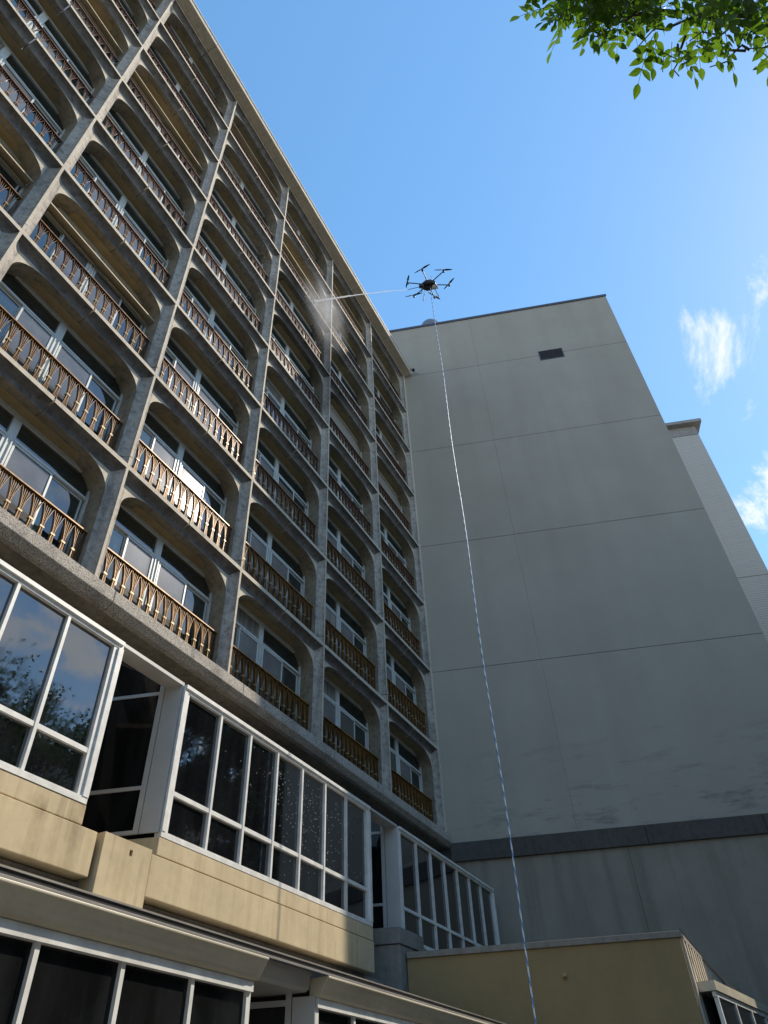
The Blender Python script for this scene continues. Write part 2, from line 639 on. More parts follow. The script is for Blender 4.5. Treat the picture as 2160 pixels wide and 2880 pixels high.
def precast(left=True, right=True, bottom=-S + ZJ + 0.011, halfw=W / 2 - 0.017):
    mb = MB()
    N = 7
    th = [math.pi / 2 * i / N for i in range(N + 1)]
    lat = [1 - math.cos(t) for t in th]
    dep = [RC * math.sin(t) for t in th]
    xj = HF + RC
    ax, az = 0.80, 0.575
    zs = -RZ - az

    def quad(p, s, m):
        pts = [(s * q[0], q[1], q[2]) for q in p]
        mb.face(pts if s > 0 else pts[::-1], m)

    def fincove(s, z0, tops):
        for i in range(N):
            xa, xb = HF + RC * lat[i], HF + RC * lat[i + 1]
            quad([(xa, dep[i], z0), (xb, dep[i + 1], z0), (xb, dep[i + 1], tops[i + 1]), (xa, dep[i], tops[i])], s, 0)

    for s in ((1,) if right and not left else (-1,) if left and not right else (1, -1)):
        fincove(s, bottom, [-RZ * l for l in lat])
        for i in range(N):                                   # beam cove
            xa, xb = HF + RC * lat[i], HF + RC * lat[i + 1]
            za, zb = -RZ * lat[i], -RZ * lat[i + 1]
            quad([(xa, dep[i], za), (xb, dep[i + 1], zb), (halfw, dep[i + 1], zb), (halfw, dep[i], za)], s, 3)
        K = (xj, RC, -RZ)
        A = 12
        arch = [(xj + ax * (1 - math.cos(math.pi / 2 * i / A)), zs + az * math.sin(math.pi / 2 * i / A)) for i in range(A + 1)]
        for i in range(A):                                   # flat spandrel
            quad([K, (arch[i][0], RC, arch[i][1]), (arch[i + 1][0], RC, arch[i + 1][1])], s, 2)
        path = [(xj, bottom)] + arch + [(halfw, -RZ)]
        for a, b in zip(path[:-1], path[1:]):                # jamb and soffit
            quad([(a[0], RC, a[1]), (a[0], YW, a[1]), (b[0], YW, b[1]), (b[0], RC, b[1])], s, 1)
        # mid-bay end
        prof = [(dep[i], -RZ * lat[i]) for i in range(N + 1)] + [(YW, -RZ), (YW, LIP), (0, LIP)]
        quad([(halfw, y, z) for y, z in prof], s, 2)
        # stub of the pier above the slab
        z0, z1 = LIP, ZJ - 0.011
        for i in range(N):
            xa, xb = HF + RC * lat[i], HF + RC * lat[i + 1]
            quad([(xa, dep[i], z0), (xb, dep[i + 1], z0), (xb, dep[i + 1], z1), (xa, dep[i], z1)], s, 0)
        quad([(xj, RC, z0), (xj, YW, z0), (xj, YW, z1), (xj, RC, z1)], s, 1)
        top = [(0, 0)] + [(HF + RC * lat[i], dep[i]) for i in range(N + 1)] + [(xj, YW), (0, YW)]
        quad([(x, y, z1) for x, y in top], s, 0)
        quad([(x, y, bottom) for x, y in top][::-1], s, 0)
        # beam front, slab top
        quad([(HF, 0, 0), (halfw, 0, 0), (halfw, 0, LIP), (HF, 0, LIP)], s, 2)
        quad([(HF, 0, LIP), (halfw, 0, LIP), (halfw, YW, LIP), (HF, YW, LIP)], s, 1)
    x0 = -HF if left else 0
    x1 = HF if right else 0.19
    mb.face([(-HF, 0, bottom), (x1, 0, bottom), (x1, 0, z1), (-HF, 0, z1)], 2)
    if not right:
        mb.face([(x1, 0, bottom), (x1, YW, bottom), (x1, YW, z1), (x1, 0, z1)], 0)
        mb.face([(0, YW, z1), (0, 0, z1), (x1, 0, z1), (x1, YW, z1)], 0)
        mb.face([(0, 0, bottom), (0, YW, bottom), (x1, YW, bottom), (x1, 0, bottom)], 0)
    return mb


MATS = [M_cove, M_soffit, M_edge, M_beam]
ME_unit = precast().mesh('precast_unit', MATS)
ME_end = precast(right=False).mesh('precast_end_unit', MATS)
NB = 6
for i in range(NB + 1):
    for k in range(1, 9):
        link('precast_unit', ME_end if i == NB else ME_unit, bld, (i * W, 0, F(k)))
core = MB()
core.box(-2.2, XT + 0.3, 0.78, 14, ZO + 0.1, F(8) + 0.9)
part('core_wall', core, M_core, bld)

# windows -------------------------------------------------------------
YG = 0.68
XL, XR = 0.225, W - 0.225
ZT0, ZT1 = 2.40, 2.46          # transom
ZH = 2.985                     # underside of head
MX0, MX1 = 1.85, 2.04          # central mullion


def window_frame(plain=False):
    mb = MB()
    mb.box(XL, XR, YG - 0.05, YG + 0.05, ZH, S - RZ + 0.02)
    mb.box(XL, XR, YG - 0.05, YG + 0.05, LIP, 0.30)
    mb.box(XL, XL + 0.05, YG - 0.05, YG + 0.05, 0.30, ZH)
    mb.box(XR - 0.05, XR, YG - 0.05, YG + 0.05, 0.30, ZH)
    if plain:
        return mb
    mb.box(XL + 0.05, MX0, YG - 0.06, YG + 0.05, ZT0, ZT1)
    mb.box(MX1, XR - 0.05, YG - 0.06, YG + 0.05, ZT0, ZT1)
    mb.box(MX0, MX1, YG - 0.045, YG + 0.05, 0.30, ZH)
    mb.box(MX0 + 0.03, MX0 + 0.055, YG - 0.075, YG - 0.045, 0.30, ZT0)
    mb.box(MX1 - 0.06, MX1 - 0.035, YG - 0.075, YG - 0.045, 0.30, ZT0)

    def sash(x0, x1, y, t=0.045):
        mb.box(x0, x1, y - 0.02, y + 0.02, ZT0 - t - 0.015, ZT0 - 0.015)
        mb.box(x0, x0 + t, y - 0.02, y + 0.02, 0.31, ZT0 - t - 0.015)
        mb.box(x1 - t, x1, y - 0.02, y + 0.02, 0.31, ZT0 - t - 0.015)
    sash(XL + 0.06, 1.00, YG + 0.02)
    sash(0.98, MX0 - 0.005, YG - 0.035)
    sash(MX1 + 0.005, 3.02, YG - 0.035)
    sash(2.98, XR - 0.10, YG + 0.02)
    return mb


def pane_mesh(name, x0, x1, z0, z1, y, mat):
    mb = MB()
    mb.box(x0, x1, y - 0.006, y + 0.006, z0, z1)
    return mb.mesh(name, mat)


ME_frame = window_frame().mesh('window_frame', M_winframe)
ME_frame_plain = window_frame(True).mesh('window_frame_plain', M_winframe)
PANES = [pane_mesh('pane', XL + 0.04, MX0 + 0.01, ZT1 - 0.01, ZH + 0.01, YG + 0.01, M_glass),
         pane_mesh('pane', MX1 - 0.01, XR - 0.04, ZT1 - 0.01, ZH + 0.01, YG + 0.01, M_glass),
         pane_mesh('pane', XL + 0.08, 0.97, 0.30, ZT0 - 0.03, YG + 0.018, M_glass),
         pane_mesh('pane', 3.01, XR - 0.12, 0.30, ZT0 - 0.03, YG + 0.018, M_glass)]
SCREENS = [pane_mesh('screen_pane', 1.01, MX0 - 0.03, 0.30, ZT0 - 0.03, YG - 0.030, M_screen),
           pane_mesh('screen_pane', MX1 + 0.03, 2.99, 0.30, ZT0 - 0.03, YG - 0.030, M_screen)]
CLEAR = [pane_mesh('pane', 1.01, MX0 - 0.03, 0.30, ZT0 - 0.03, YG - 0.030, M_glass),
         pane_mesh('pane', MX1 + 0.03, 2.99, 0.30, ZT0 - 0.03, YG - 0.030, M_glass)]
CURT = [pane_mesh('curtained_pane', 1.01, MX0 - 0.03, 0.30, ZT0 - 0.03, YG - 0.030, M_curtain),
        pane_mesh('curtained_pane', MX1 + 0.03, 2.99, 0.30, ZT0 - 0.03, YG - 0.030, M_curtain)]
CURT_TOP = [pane_mesh('curtained_pane', XL + 0.04, MX0 + 0.01, ZT1 - 0.01, ZH + 0.01, YG + 0.01, M_curtain),
            pane_mesh('curtained_pane', MX1 - 0.01, XR - 0.04, ZT1 - 0.01, ZH + 0.01, YG + 0.01, M_curtain)]
wrnd = random.Random(11)
sh = MB()
zz = 0.31
while zz < ZH - 0.02:
    sh.box(XL + 0.06, XR - 0.06, YG - 0.012 + 0.01, YG + 0.03, zz, min(zz + 0.092, ZH))
    zz += 0.10
ME_shut = sh.mesh('roller_shutter', M_blind)
lt = MB()
zt = S - RZ
lt.face([(0.95, 0.40, zt - 0.014), (W - 0.95, 0.40, zt - 0.014), (W - 0.62, 0.655, zt - 0.014), (0.62, 0.655, zt - 0.014)][::-1])
lt.face([(0.95, 0.40, zt - 0.014), (W - 0.95, 0.40, zt - 0.014), (W - 0.95, 0.40, zt), (0.95, 0.40, zt)])
ME_lintel = lt.mesh('lintel', M_lintel)
aw = MB()
aw.face([(0.26, 0.66, 2.50), (W - 0.26, 0.66, 2.50), (W - 0.26, 0.36, 2.36), (0.26, 0.36, 2.36)][::-1])
aw.face([(0.26, 0.66, 2.53), (W - 0.26, 0.66, 2.53), (W - 0.26, 0.36, 2.41), (0.26, 0.36, 2.41)])
aw.face([(0.26, 0.36, 2.36), (W - 0.26, 0.36, 2.36), (W - 0.26, 0.36, 2.41), (0.26, 0.36, 2.41)])
aw.face([(0.26, 0.36, 2.36), (0.26, 0.36, 2.41), (0.26, 0.66, 2.53), (0.26, 0.66, 2.50)])
aw.face([(W - 0.26, 0.36, 2.36), (W - 0.26, 0.36, 2.41), (W - 0.26, 0.66, 2.53), (W - 0.26, 0.66, 2.50)][::-1])
aw.box(0.4, 1.9, 0.55, 0.59, 2.30, 2.34)
aw.box(2.2, 3.8, 0.55, 0.59, 2.30, 2.34)
ME_awn = aw.mesh('awning', M_awning)

AWN = {(1, 3), (0, 3), (1, 6), (0, 6), (3, 7), (4, 8), (2, 8)}
SHUT = {(4, 5), (5, 5), (5, 8)}
for i in range(NB):
    for k in range(1, 9):
        loc = (i * W, 0, F(k - 1))
        if (i, k) in SHUT:
            w = link('window', ME_frame_plain, bld, loc)
            link('roller_shutter', ME_shut, w)
        else:
            w = link('window', ME_frame, bld, loc)
            lower_photo = i in (1, 2) and k <= 4
            for n_p, me in enumerate(PANES):
                if n_p < 2 and not lower_photo and wrnd.random() < 0.12:
                    link('curtained_pane', CURT_TOP[n_p], w)
                else:
                    link('pane', me, w)
            for side in (0, 1):
                q = 0.0 if lower_photo else wrnd.random()
                if q < 0.58:
                    link('screen_pane', SCREENS[side], w)
                elif q < 0.84:
                    link('pane', CLEAR[side], w)
                else:
                    link('curtained_pane', CURT[side], w)
        link('lintel', ME_lintel, bld, loc)
        if (i, k) in AWN:
            link('awning', ME_awn, bld, loc)

# railings ------------------------------------------------------------
YR = 0.33
PITCH = 0.2565


def bar(mb, pts, tx=0.006, ty=0.017, m=0):
    """flat bar following (x, z) points"""
    for (xa, za), (xb, zb) in zip(pts[:-1], pts[1:]):
        i = len(mb.v)
        for x, z in ((xa, za), (xb, zb)):
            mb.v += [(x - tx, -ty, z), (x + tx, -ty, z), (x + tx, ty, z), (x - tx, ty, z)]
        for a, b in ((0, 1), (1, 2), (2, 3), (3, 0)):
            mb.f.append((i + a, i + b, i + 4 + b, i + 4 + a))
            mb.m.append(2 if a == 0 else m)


def baluster():
    mb = MB()
    ZB, ZBL, ZTIP = 0.16, 0.835, 1.375
    for s in (-1, 1):
        up = []
        for j in range(8):
            t = j / 7
            up.append((s * (0.022 + (PITCH / 2 - 0.024) * t ** 1.7), ZBL + (ZTIP - ZBL) * t))
        dn = []
        for j in range(6):
            t = j / 5
            dn.append((s * (0.022 + (PITCH / 2 - 0.060) * t ** 1.5), ZBL - (ZBL - ZB) * t))
        bar(mb, dn[::-1] + up[1:], 0.0045, 0.032)
        bar(mb, [(s * 0.014, ZB), (s * 0.014, ZBL), (s * 0.050, ZTIP)], 0.004, 0.026)
    bar(mb, [(0, ZBL), (0, ZTIP)], 0.0035, 0.022)
    mb.box(-0.048, 0.048, -0.036, 0.036, ZBL - 0.019, ZBL + 0.019, 1)
    return mb


BAL = baluster()
ME_bal = BAL.mesh('baluster', [M_bronze, M_brass, M_sunlit])
rl = MB()
rl.box(0.25, W - 0.25, -0.055, 0.06, 1.375, 1.40)
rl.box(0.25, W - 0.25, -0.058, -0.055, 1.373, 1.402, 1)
rl.box(0.25, W - 0.25, -0.02, 0.02, 0.145, 0.165)
for x in (0.27, W - 0.27):
    rl.box(x - 0.012, x + 0.012, -0.02, 0.02, 0.12, 1.375)
ME_rail = rl.mesh('railing', [M_bronze, M_sunlit])
order = sorted(((i, k) for i in range(NB) for k in range(1, 9)), key=lambda t: (Vector((t[0] * W + W / 2, 0, F(t[1] - 1) + 0.8)) - CAM).length)
vis = [t for t in order if t not in {(0, 1), (0, 2)}]
near = set(vis[:21])
rest = MB()
NBAL = 14
X0 = W / 2 - PITCH * (NBAL - 1) / 2
for i, k in order:
    r = link('railing', ME_rail, bld, (i * W, YR, F(k - 1)))
    for j in range(NBAL):
        if (i, k) in near:
            link('baluster', ME_bal, r, (X0 + j * PITCH, 0, 0))
        else:
            rest.add(BAL, (i * W + X0 + j * PITCH, YR, F(k - 1)))
ro = part('far_balusters', rest, [M_bronze, M_brass, M_sunlit], bld)
ro['kind'] = 'stuff'

# base beam and cornice ------------------------------------------------
prof = [(-0.15, 0.24), (-0.15, -0.02), (-0.03, -0.145), (0.10, -0.145), (0.10, 0.24)]
mbm = MB()
mbm.profile(prof, -W / 2 + 0.008, W / 2 - 0.008)
ME_beam = mbm.mesh('base_beam', M_agg)
for i in range(-1, NB - 1):
    link('base_beam', ME_beam, bld, ((i + 0.60) * W, 0, ZO))
mbm = MB()
mbm.profile(prof, 5.10 * W + 0.008, XT + 0.02)
part('base_beam', mbm, M_agg, bld, (0, 0, ZO))
sf = MB()
sf.box(-2.2, XT, 0.102, 1.0, -0.14, 0.24)
part('band_soffit', sf, M_soffit, bld, (0, 0, ZO))
mbm = MB()
cp = [(-0.46, 0.46), (-0.46, 0.16), (-0.43, 0.135), (0.9, 0.135), (0.9, 0.46)]
mbm.profile(cp, -W / 2 + 0.006, W / 2 - 0.006)
mbm.box(-W / 2 + 0.006, W / 2 - 0.006, -0.50, -0.40, 0.46, 0.52, 1)
mbm.box(-W / 2 + 0.006, W / 2 - 0.006, -0.472, -0.46, 0.36, 0.385, 1)
ME_cor = mbm.mesh('cornice', [M_edge, M_white])
for i in range(NB):
    link('cornice', ME_cor, bld, (i * W, 0, F(8)))
mbm = MB()
mbm.profile(cp, 5.5 * W, XT - 0.05)
mbm.box(5.5 * W, XT - 0.05, -0.50, -0.40, 0.46, 0.52, 1)
part('cornice', mbm, [M_edge, M_white], bld, (0, 0, F(8)))
# small floodlight on the cornice end
fl = MB()
fl.tube([(0, 0, 0), (0.10, -0.10, 0.02)], 0.02, 6)
fl.box(0.05, 0.20, -0.24, -0.08, -0.05, 0.09)
fl.tube([(0.18, -0.15, -0.05), (0.35, -0.25, -0.10), (0.5, -0.35, -0.06)], 0.012, 5)
part('floodlight', fl, M_black, bld, (XT - 0.22, -0.46, F(8) + 0.36))

# ------------------------------------------------------------------ tower
tow = thing('tower_block', 'blank grey rendered wall of a tower with a small louvred vent near its top', 'building', (XT, 0, 0))
tow.rotation_euler = (0, 0, math.atan2(DT.y, DT.x))
# local x = along the wall outwards, local y = into the tower
ZR = 41.2
JZ = [F(8.05), F(6.045), F(4.045), F(2.024)]
BT, BB = 9.60, 8.99
SJ = 4.41
cm = MB()
cm.box(-1.5, SE - 0.03, 0.03, 16, 0, ZR - 0.05)
part('core_wall', cm, M_joint, tow)
rows = [ZR] + JZ + [BT]
JG = 0.012
VS0, VS1, VZ0, VZ1 = 8.02, 9.36, 35.70, 36.52
for r in range(len(rows) - 1):
    zt_, zb_ = rows[r] - (JG if r else 0), rows[r + 1] + JG
    for c, (s0, s1) in enumerate(((-1.5, SJ - 0.004), (SJ + 0.004, SE))):
        mb = MB()
        if c == 1 and zb_ < VZ0 < zt_ or c == 1 and zb_ < VZ1 < zt_:
            lo, hi = max(zb_, VZ0), min(zt_, VZ1)
            mb.box(s0, VS0, 0, 0.2, zb_, zt_)
            mb.box(VS1, s1, 0, 0.2, zb_, zt_)
            if hi < zt_:
                mb.box(VS0, VS1, 0, 0.2, hi, zt_)
            if lo > zb_:
                mb.box(VS0, VS1, 0, 0.2, zb_, lo)
        else:
            mb.box(s0, s1, 0, 0.2, zb_, zt_)
        part('wall_panel', mb, M_tower, tow)
for za_, zb2 in zip(rows[:-1], rows[1:]):
    mb = MB()
    mb.box(SJ - 0.009, SJ + 0.009, -0.003, 0.05, zb2 + 0.02, za_ - 0.02)
    part('joint_sealant', mb, M_coping, tow)
mb = MB()
mb.box(SE - 0.2, SE, 0.2, 16, BT, ZR)
part('side_wall', mb, M_tower, tow)
for s0, s1 in ((0.05, 6.6), (6.62, 10.4), (10.42, SE + 0.02)):
    mb = MB()
    mb.box(s0, s1, -0.10, 0.3, BB, BT - 0.01)
    part('band', mb, M_band, tow)
for s0, s1 in ((-1.5, 5.9), (5.912, SE - 0.02)):
    mb = MB()
    mb.box(s0, s1, 0.005, 0.3, 0, BB - 0.004)
    part('lower_wall_panel', mb, M_tower_low, tow)
mb = MB()
mb.box(-1.5, SE + 0.05, -0.05, 0.45, ZR, ZR + 0.09)
mb.box(-1.5, SE + 0.05, -0.055, -0.03, ZR - 0.10, ZR + 0.09)
part('roof_coping', mb, M_louvre, tow)
vent = MB()
vent.box(VS0 - 0.03, VS1 + 0.03, -0.02, 0.05, VZ1 - 0.03, VZ1 + 0.03)
vent.box(VS0 - 0.03, VS1 + 0.03, -0.02, 0.05, VZ0 - 0.03, VZ0 + 0.03)
vent.box(VS0 - 0.03, VS0 + 0.03, -0.02, 0.05, VZ0 + 0.03, VZ1 - 0.03)
vent.box(VS1 - 0.03, VS1 + 0.03, -0.02, 0.05, VZ0 + 0.03, VZ1 - 0.03)
vo = part('vent', vent, M_louvre, tow)
lv = MB()
lv.face([(VS0 + 0.03, 0.0, 0), (VS1 - 0.03, 0.0, 0), (VS1 - 0.03, 0.07, 0.09), (VS0 + 0.03, 0.07, 0.09)])
lv.face([(VS0 + 0.03, 0.0, -0.012), (VS1 - 0.03, 0.0, -0.012), (VS1 - 0.03, 0.07, 0.078), (VS0 + 0.03, 0.07, 0.078)][::-1])
lv.face([(VS0 + 0.03, 0.0, -0.012), (VS1 - 0.03, 0.0, -0.012), (VS1 - 0.03, 0.0, 0.0), (VS0 + 0.03, 0.0, 0.0)])
ME_lv = lv.mesh('slat', M_louvre)
for j in range(9):
    link('slat', ME_lv, vo, (0, 0.0, VZ0 + 0.04 + j * 0.082))
dm = MB()
dm.tube([(1.95, 1.1, ZR + h_ - 0.42) for h_ in (0.0, 1.55, 1.9, 2.12, 2.2)], [0.75, 0.75, 0.62, 0.36, 0.05], 20)
part('roof_vent_dome', dm, M_louvre2, tow, smooth=True)

# ------------------------------------------------------------------ podium with glazed strips
YP = -1.5
pod = thing('glazed_podium', 'low podium of white framed dark glass strips above beige parapet bands', 'building')
pc = MB()
pc.box(-2.2, XT + 0.2, -0.15, 0.69, 0, 8.3)
pc.box(-2.2, XT + 0.2, 0.70, 0.95, 0, ZO - 0.145)
part('core_wall', pc, M_core, pod)
ZS0, ZS1 = 5.33, 7.86
ZTR0, ZTR1 = 5.995, 6.065
INW = -DT                                  # inward direction of the slanted returns
strips = [(1.23, 8.135, False), (9.66, 16.56, True), (18.09, 25.0, True)]


def loc_ret(corner, s, off=0.0):
    """point on a slanted return: s inward, off towards the recess"""
    p = Vector((corner[0], corner[1], 0)) + INW * s - NT * off
    return p


def ret_box(mb, corner, s0, s1, o0, o1, z0, z1, m=0):
    a, b, c, d = loc_ret(corner, s0, o0), loc_ret(corner, s1, o0), loc_ret(corner, s1, o1), loc_ret(corner, s0, o1)
    poly = [(p.x, p.y) for p in (a, b, c, d)]
    area = sum(poly[i][0] * poly[(i + 1) % 4][1] - poly[(i + 1) % 4][0] * poly[i][1] for i in range(4))
    mb.prism(poly if area > 0 else poly[::-1], z0, z1, m)


for n, (xl, xr, ret) in enumerate(strips):
    fr = MB()
    fr.box(xl, xr, YP, YP + 0.12, ZS1 - 0.115, ZS1)
    fr.box(xl + 0.02, xr - 0.02, YP - 0.035, YP, ZS1 - 0.055, ZS1 + 0.01)
    fr.box(xl, xr, YP - 0.01, YP + 0.12, ZS0, ZS0 + 0.085)
    fr.box(xl, xl + 0.085, YP - 0.02, YP + 0.12, ZS0 + 0.085, ZS1 - 0.115)
    fr.box(xl + 0.085, xl + 0.16, YP + 0.01, YP + 0.12, ZS0 + 0.085, ZS1 - 0.115)
    fr.box(xr - 0.10, xr, YP - 0.02, YP + 0.12, ZS0 + 0.085, ZS1 - 0.115)
    fr.box(xr - 0.18, xr - 0.10, YP + 0.01, YP + 0.12, ZS0 + 0.085, ZS1 - 0.115)
    xs = [xl + 0.16 + (xr - xl - 0.34) * j / 7 for j in range(8)]
    for x in xs[1:-1]:
        fr.box(x - 0.026, x + 0.026, YP + 0.005, YP + 0.11, ZS0 + 0.085, ZS1 - 0.115)
    for a, b in zip(xs[:-1], xs[1:]):
        fr.box(a + (0.026 if a != xs[0] else 0), b - (0.026 if b != xs[-1] else 0), YP + 0.015, YP + 0.11, ZTR0, ZTR1)
    st = part('window_strip', fr, M_white, pod)
    for a, b in zip(xs[:-1], xs[1:]):
        for z0, z1 in ((ZS0 + 0.08, ZTR0 + 0.01), (ZTR1 - 0.01, ZS1 - 0.11)):
            p = MB()
            p.box(a + 0.02, b - 0.02, YP + 0.066, YP + 0.078, z0, z1)
            part('pane', p, M_strip_glass, st)
    rf = MB()
    rf.prism([(xl - (0.25 if ret else 0), -0.16), (xl, YP + 0.14), (xr, YP + 0.14), (xr, -0.16)], ZS1 - 0.10, ZS1 - 0.02)
    part('flat_roof', rf, M_coping, pod)
    if ret:
        cn = (xl, YP)
        rw = MB()
        ret_box(rw, cn, 0.03, 0.345, 0.0, 0.03, ZS0 + 0.06, ZS1 + 0.03)
        ret_box(rw, cn, 0.355, 0.445, -0.01, 0.035, ZS0 + 0.06, ZS1 + 0.12)
        ret_box(rw, cn, 0.445, 1.35, -0.01, 0.03, ZS0 + 0.06, ZS0 + 0.12)
        ret_box(rw, cn, 0.445, 1.35, -0.01, 0.03, 6.07, 6.13)
        ret_box(rw, cn, 0.445, 1.35, -0.01, 0.03, 7.71, 7.77)
        r = part('return_wall', rw, M_greypanel, pod)
        for z0, z1 in ((ZS0 + 0.11, 6.08), (6.12, 7.72), (7.76, 0)):
            p = MB()
            if z1:
                ret_box(p, cn, 0.44, 1.36, 0.0, 0.012, z0, z1)
            else:
                for o_ in (0.0, 0.012):
                    a_, b_ = loc_ret(cn, 0.44, o_), loc_ret(cn, 1.36, o_)
                    p.face([(a_.x, a_.y, z0), (b_.x, b_.y, z0), (b_.x, b_.y, 8.45), (a_.x, a_.y, 7.98)])
            part('pane', p, M_low_glass, r)
        # narrow soffit bridging the recess
        so = MB()
        xa = strips[n - 1][1] + 0.01
        so.prism([(xa, YP + 0.02), (xl - 0.005, YP + 0.02), (xl - 0.11, -1.15), (xa, -1.15)], ZS1 - 0.02, ZS1 + 0.04)
        for j in range(3):
            t = (j + 0.5) / 3
            so.box(xa + (xl - xa - 0.1) * t - 0.012, xa + (xl - xa - 0.1) * t + 0.012, -1.32, -1.296, ZS1 - 0.024, ZS1 - 0.02)
        part('recess_soffit', so, M_greypanel, pod)
    # parapet below
    if n < 2:
        for nm, z0, z1, yo, xo in (('parapet_panel', 5.065, ZS0 - 0.006, 0.0, 0.0), ('parapet_panel', 4.48, 5.05, -0.02, 0.36)):
            pp = MB()
            xx0 = xl - 0.02 if ret else xl
            if nm and z0 < 5:
                xx0, xx1 = (xl - 0.13, xr + 0.30) if n == 0 else (xl - 0.13, xr + 0.02)
            else:
                xx1 = xr + 0.02
            if ret and z0 > 5:
                pp.prism([(xx0, YP + yo - 0.005), (xx1, YP + yo - 0.005), (xx1, -0.15), (xx0 - 0.42, -0.15)], z0, z1)
            else:
                pp.prism([(xx0, YP + yo), (xx1, YP + yo), (xx1, -0.15), (xx0, -0.15)], z0, z1)
            part(nm, pp, M_panel, pod)
        pp = MB()
        pp.box(xl, xr - 0.04, YP + 0.03, -0.14, 5.04, 5.075)
        part('parapet_groove', pp, M_coltop, pod)

# pier block between the first two strips, with an open drain hole
cl = MB()
x0, x1, y0, y1, z0, z1 = 8.52, 9.47, -1.575, -0.16, 3.6, 5.075
hx, hz = 9.06, 4.93
cl.box(x0, hx - 0.03, y0, y1, z0, z1)
cl.box(hx + 0.03, x1, y0, y1, z0, z1)
cl.box(hx - 0.03, hx + 0.03, y0, y1, z0, hz - 0.04)
cl.box(hx - 0.03, hx + 0.03, y0, y1, hz + 0.04, z1)
cl.box(hx - 0.03, hx + 0.03, y0 + 0.3, y1, hz - 0.04, hz + 0.04)
part('pier_block', cl, M_panel, pod)
# wall under the parapets, down behind the lean-to roof
uw = MB()
uw.box(-2, 17.4, -1.30, -0.2, 0, 4.46)
part('lower_wall', uw, M_coltop, pod)
# concrete pier at the start of the third strip
c3 = MB()
cn = (17.70, -1.60)
pin = Vector((cn[0], cn[1], 0)) + INW * 1.4
c3.prism([cn, (19.02, -1.60), (19.02, -0.2), (pin.x, pin.y)], 5.20, 5.53)
c3.prism([(cn[0] + 0.03, cn[1] + 0.03), (18.75, -1.57), (18.75, -0.2), (pin.x + 0.03, pin.y)], 0, 5.185)
part('concrete_pier', c3, M_coltop, pod)
c4 = MB()
c4.box(19.03, 25.6, -1.48, -0.2, 0, ZS0 - 0.004)
part('parapet_panel', c4, M_coltop, pod)

# ------------------------------------------------------------------ lean-to with metal roof
lean = thing('lean_to_annex', 'ground floor lean-to with dark glazing, cream gutter and ribbed metal roof', 'annex')
YL = -4.3
ZHD = 3.03
la, lb = 8.394, 9.692
segs = [(la - 7 * 0.94, la), (lb, lb + 7 * 0.94)]
for n, (xl, xr) in enumerate(segs):
    fr = MB()
    fr.box(xl, xr, YL - 0.01, YL + 0.12, ZHD - 0.09, ZHD)
    fr.box(xl, xr, YL - 0.01, YL + 0.12, 0.25, 0.35)
    xs = [xl + (xr - xl) * j / 7 for j in range(8)]
    for j, x in enumerate(xs):
        a, b = (x, x + 0.07) if j == 0 else (x - 0.07, x) if j == 7 else (x - 0.024, x + 0.024)
        fr.box(a, b, YL + 0.02, YL + 0.075, 0.35, ZHD - 0.09)
    st = part('window_strip', fr, M_white, lean)
    for a, b in zip(xs[:-1], xs[1:]):
        p = MB()
        p.box(a + 0.02, b - 0.02, YL + 0.06, YL + 0.072, 0.34, ZHD - 0.08)
        part('pane', p, M_low_glass, st)
    # tilted gutter fascia
    ga = MB()
    x_0, x_1 = xl - 0.02, xr + 0.03
    ga.profile([(YL + 0.10, ZHD + 0.005), (YL - 0.03, ZHD + 0.005), (YL - 0.06, ZHD + 0.03), (YL - 0.15, ZHD + 0.175), (YL - 0.165, ZHD + 0.18), (YL - 0.165, ZHD + 0.205), (YL + 0.10, ZHD + 0.205)], x_0, x_1)
    part('gutter_fascia', ga, M_fascia, lean)
    bw = MB()
    bw.box(xl, xr, YL + 0.02, YL + 0.25, 0, 0.25)
    part('plinth', bw, M_panel, lean)
# return of the second bay
cn = (lb, YL)
rw = MB()
ret_box(rw, cn, 0.02, 0.29, 0.0, 0.03, 0.0, ZHD + 0.02)
ret_box(rw, cn, 0.30, 0.37, -0.01, 0.035, 0.0, ZHD + 0.25)
for z in (0.3, 2.2, 2.62, 2.97):
    ret_box(rw, cn, 0.37, 1.6, -0.01, 0.03, z, z + 0.06)
r = part('return_wall', rw, M_greypanel, lean)
for z0_, z1_ in ((0.35, 2.21), (2.25, 2.63), (2.67, 2.98)):
    p = MB()
    ret_box(p, cn, 0.36, 1.6, 0.0, 0.012, z0_, z1_)
    part('pane', p, M_low_glass, r)
ga = MB()
ga.profile([(YL + 0.75, ZHD + 0.06), (YL + 0.13, ZHD + 0.06), (YL + 0.08, ZHD + 0.09), (YL + 0.06, ZHD + 0.26), (YL + 0.75, ZHD + 0.26)], la + 0.035, lb - 0.06)
ga.profile([(YL + 0.05, ZHD + 0.22), (YL + 0.05, ZHD + 0.25), (YL + 0.06, ZHD + 0.25), (YL + 0.06, ZHD + 0.22)][::-1], la + 0.035, lb - 0.06)
part('recess_fascia', ga, M_greypanel, lean)
dg = MB()
dg.box(la - 1.0, lb + 0.5, -2.75, -2.7, 0, 3.4)
part('recess_wall', dg, M_core, lean)
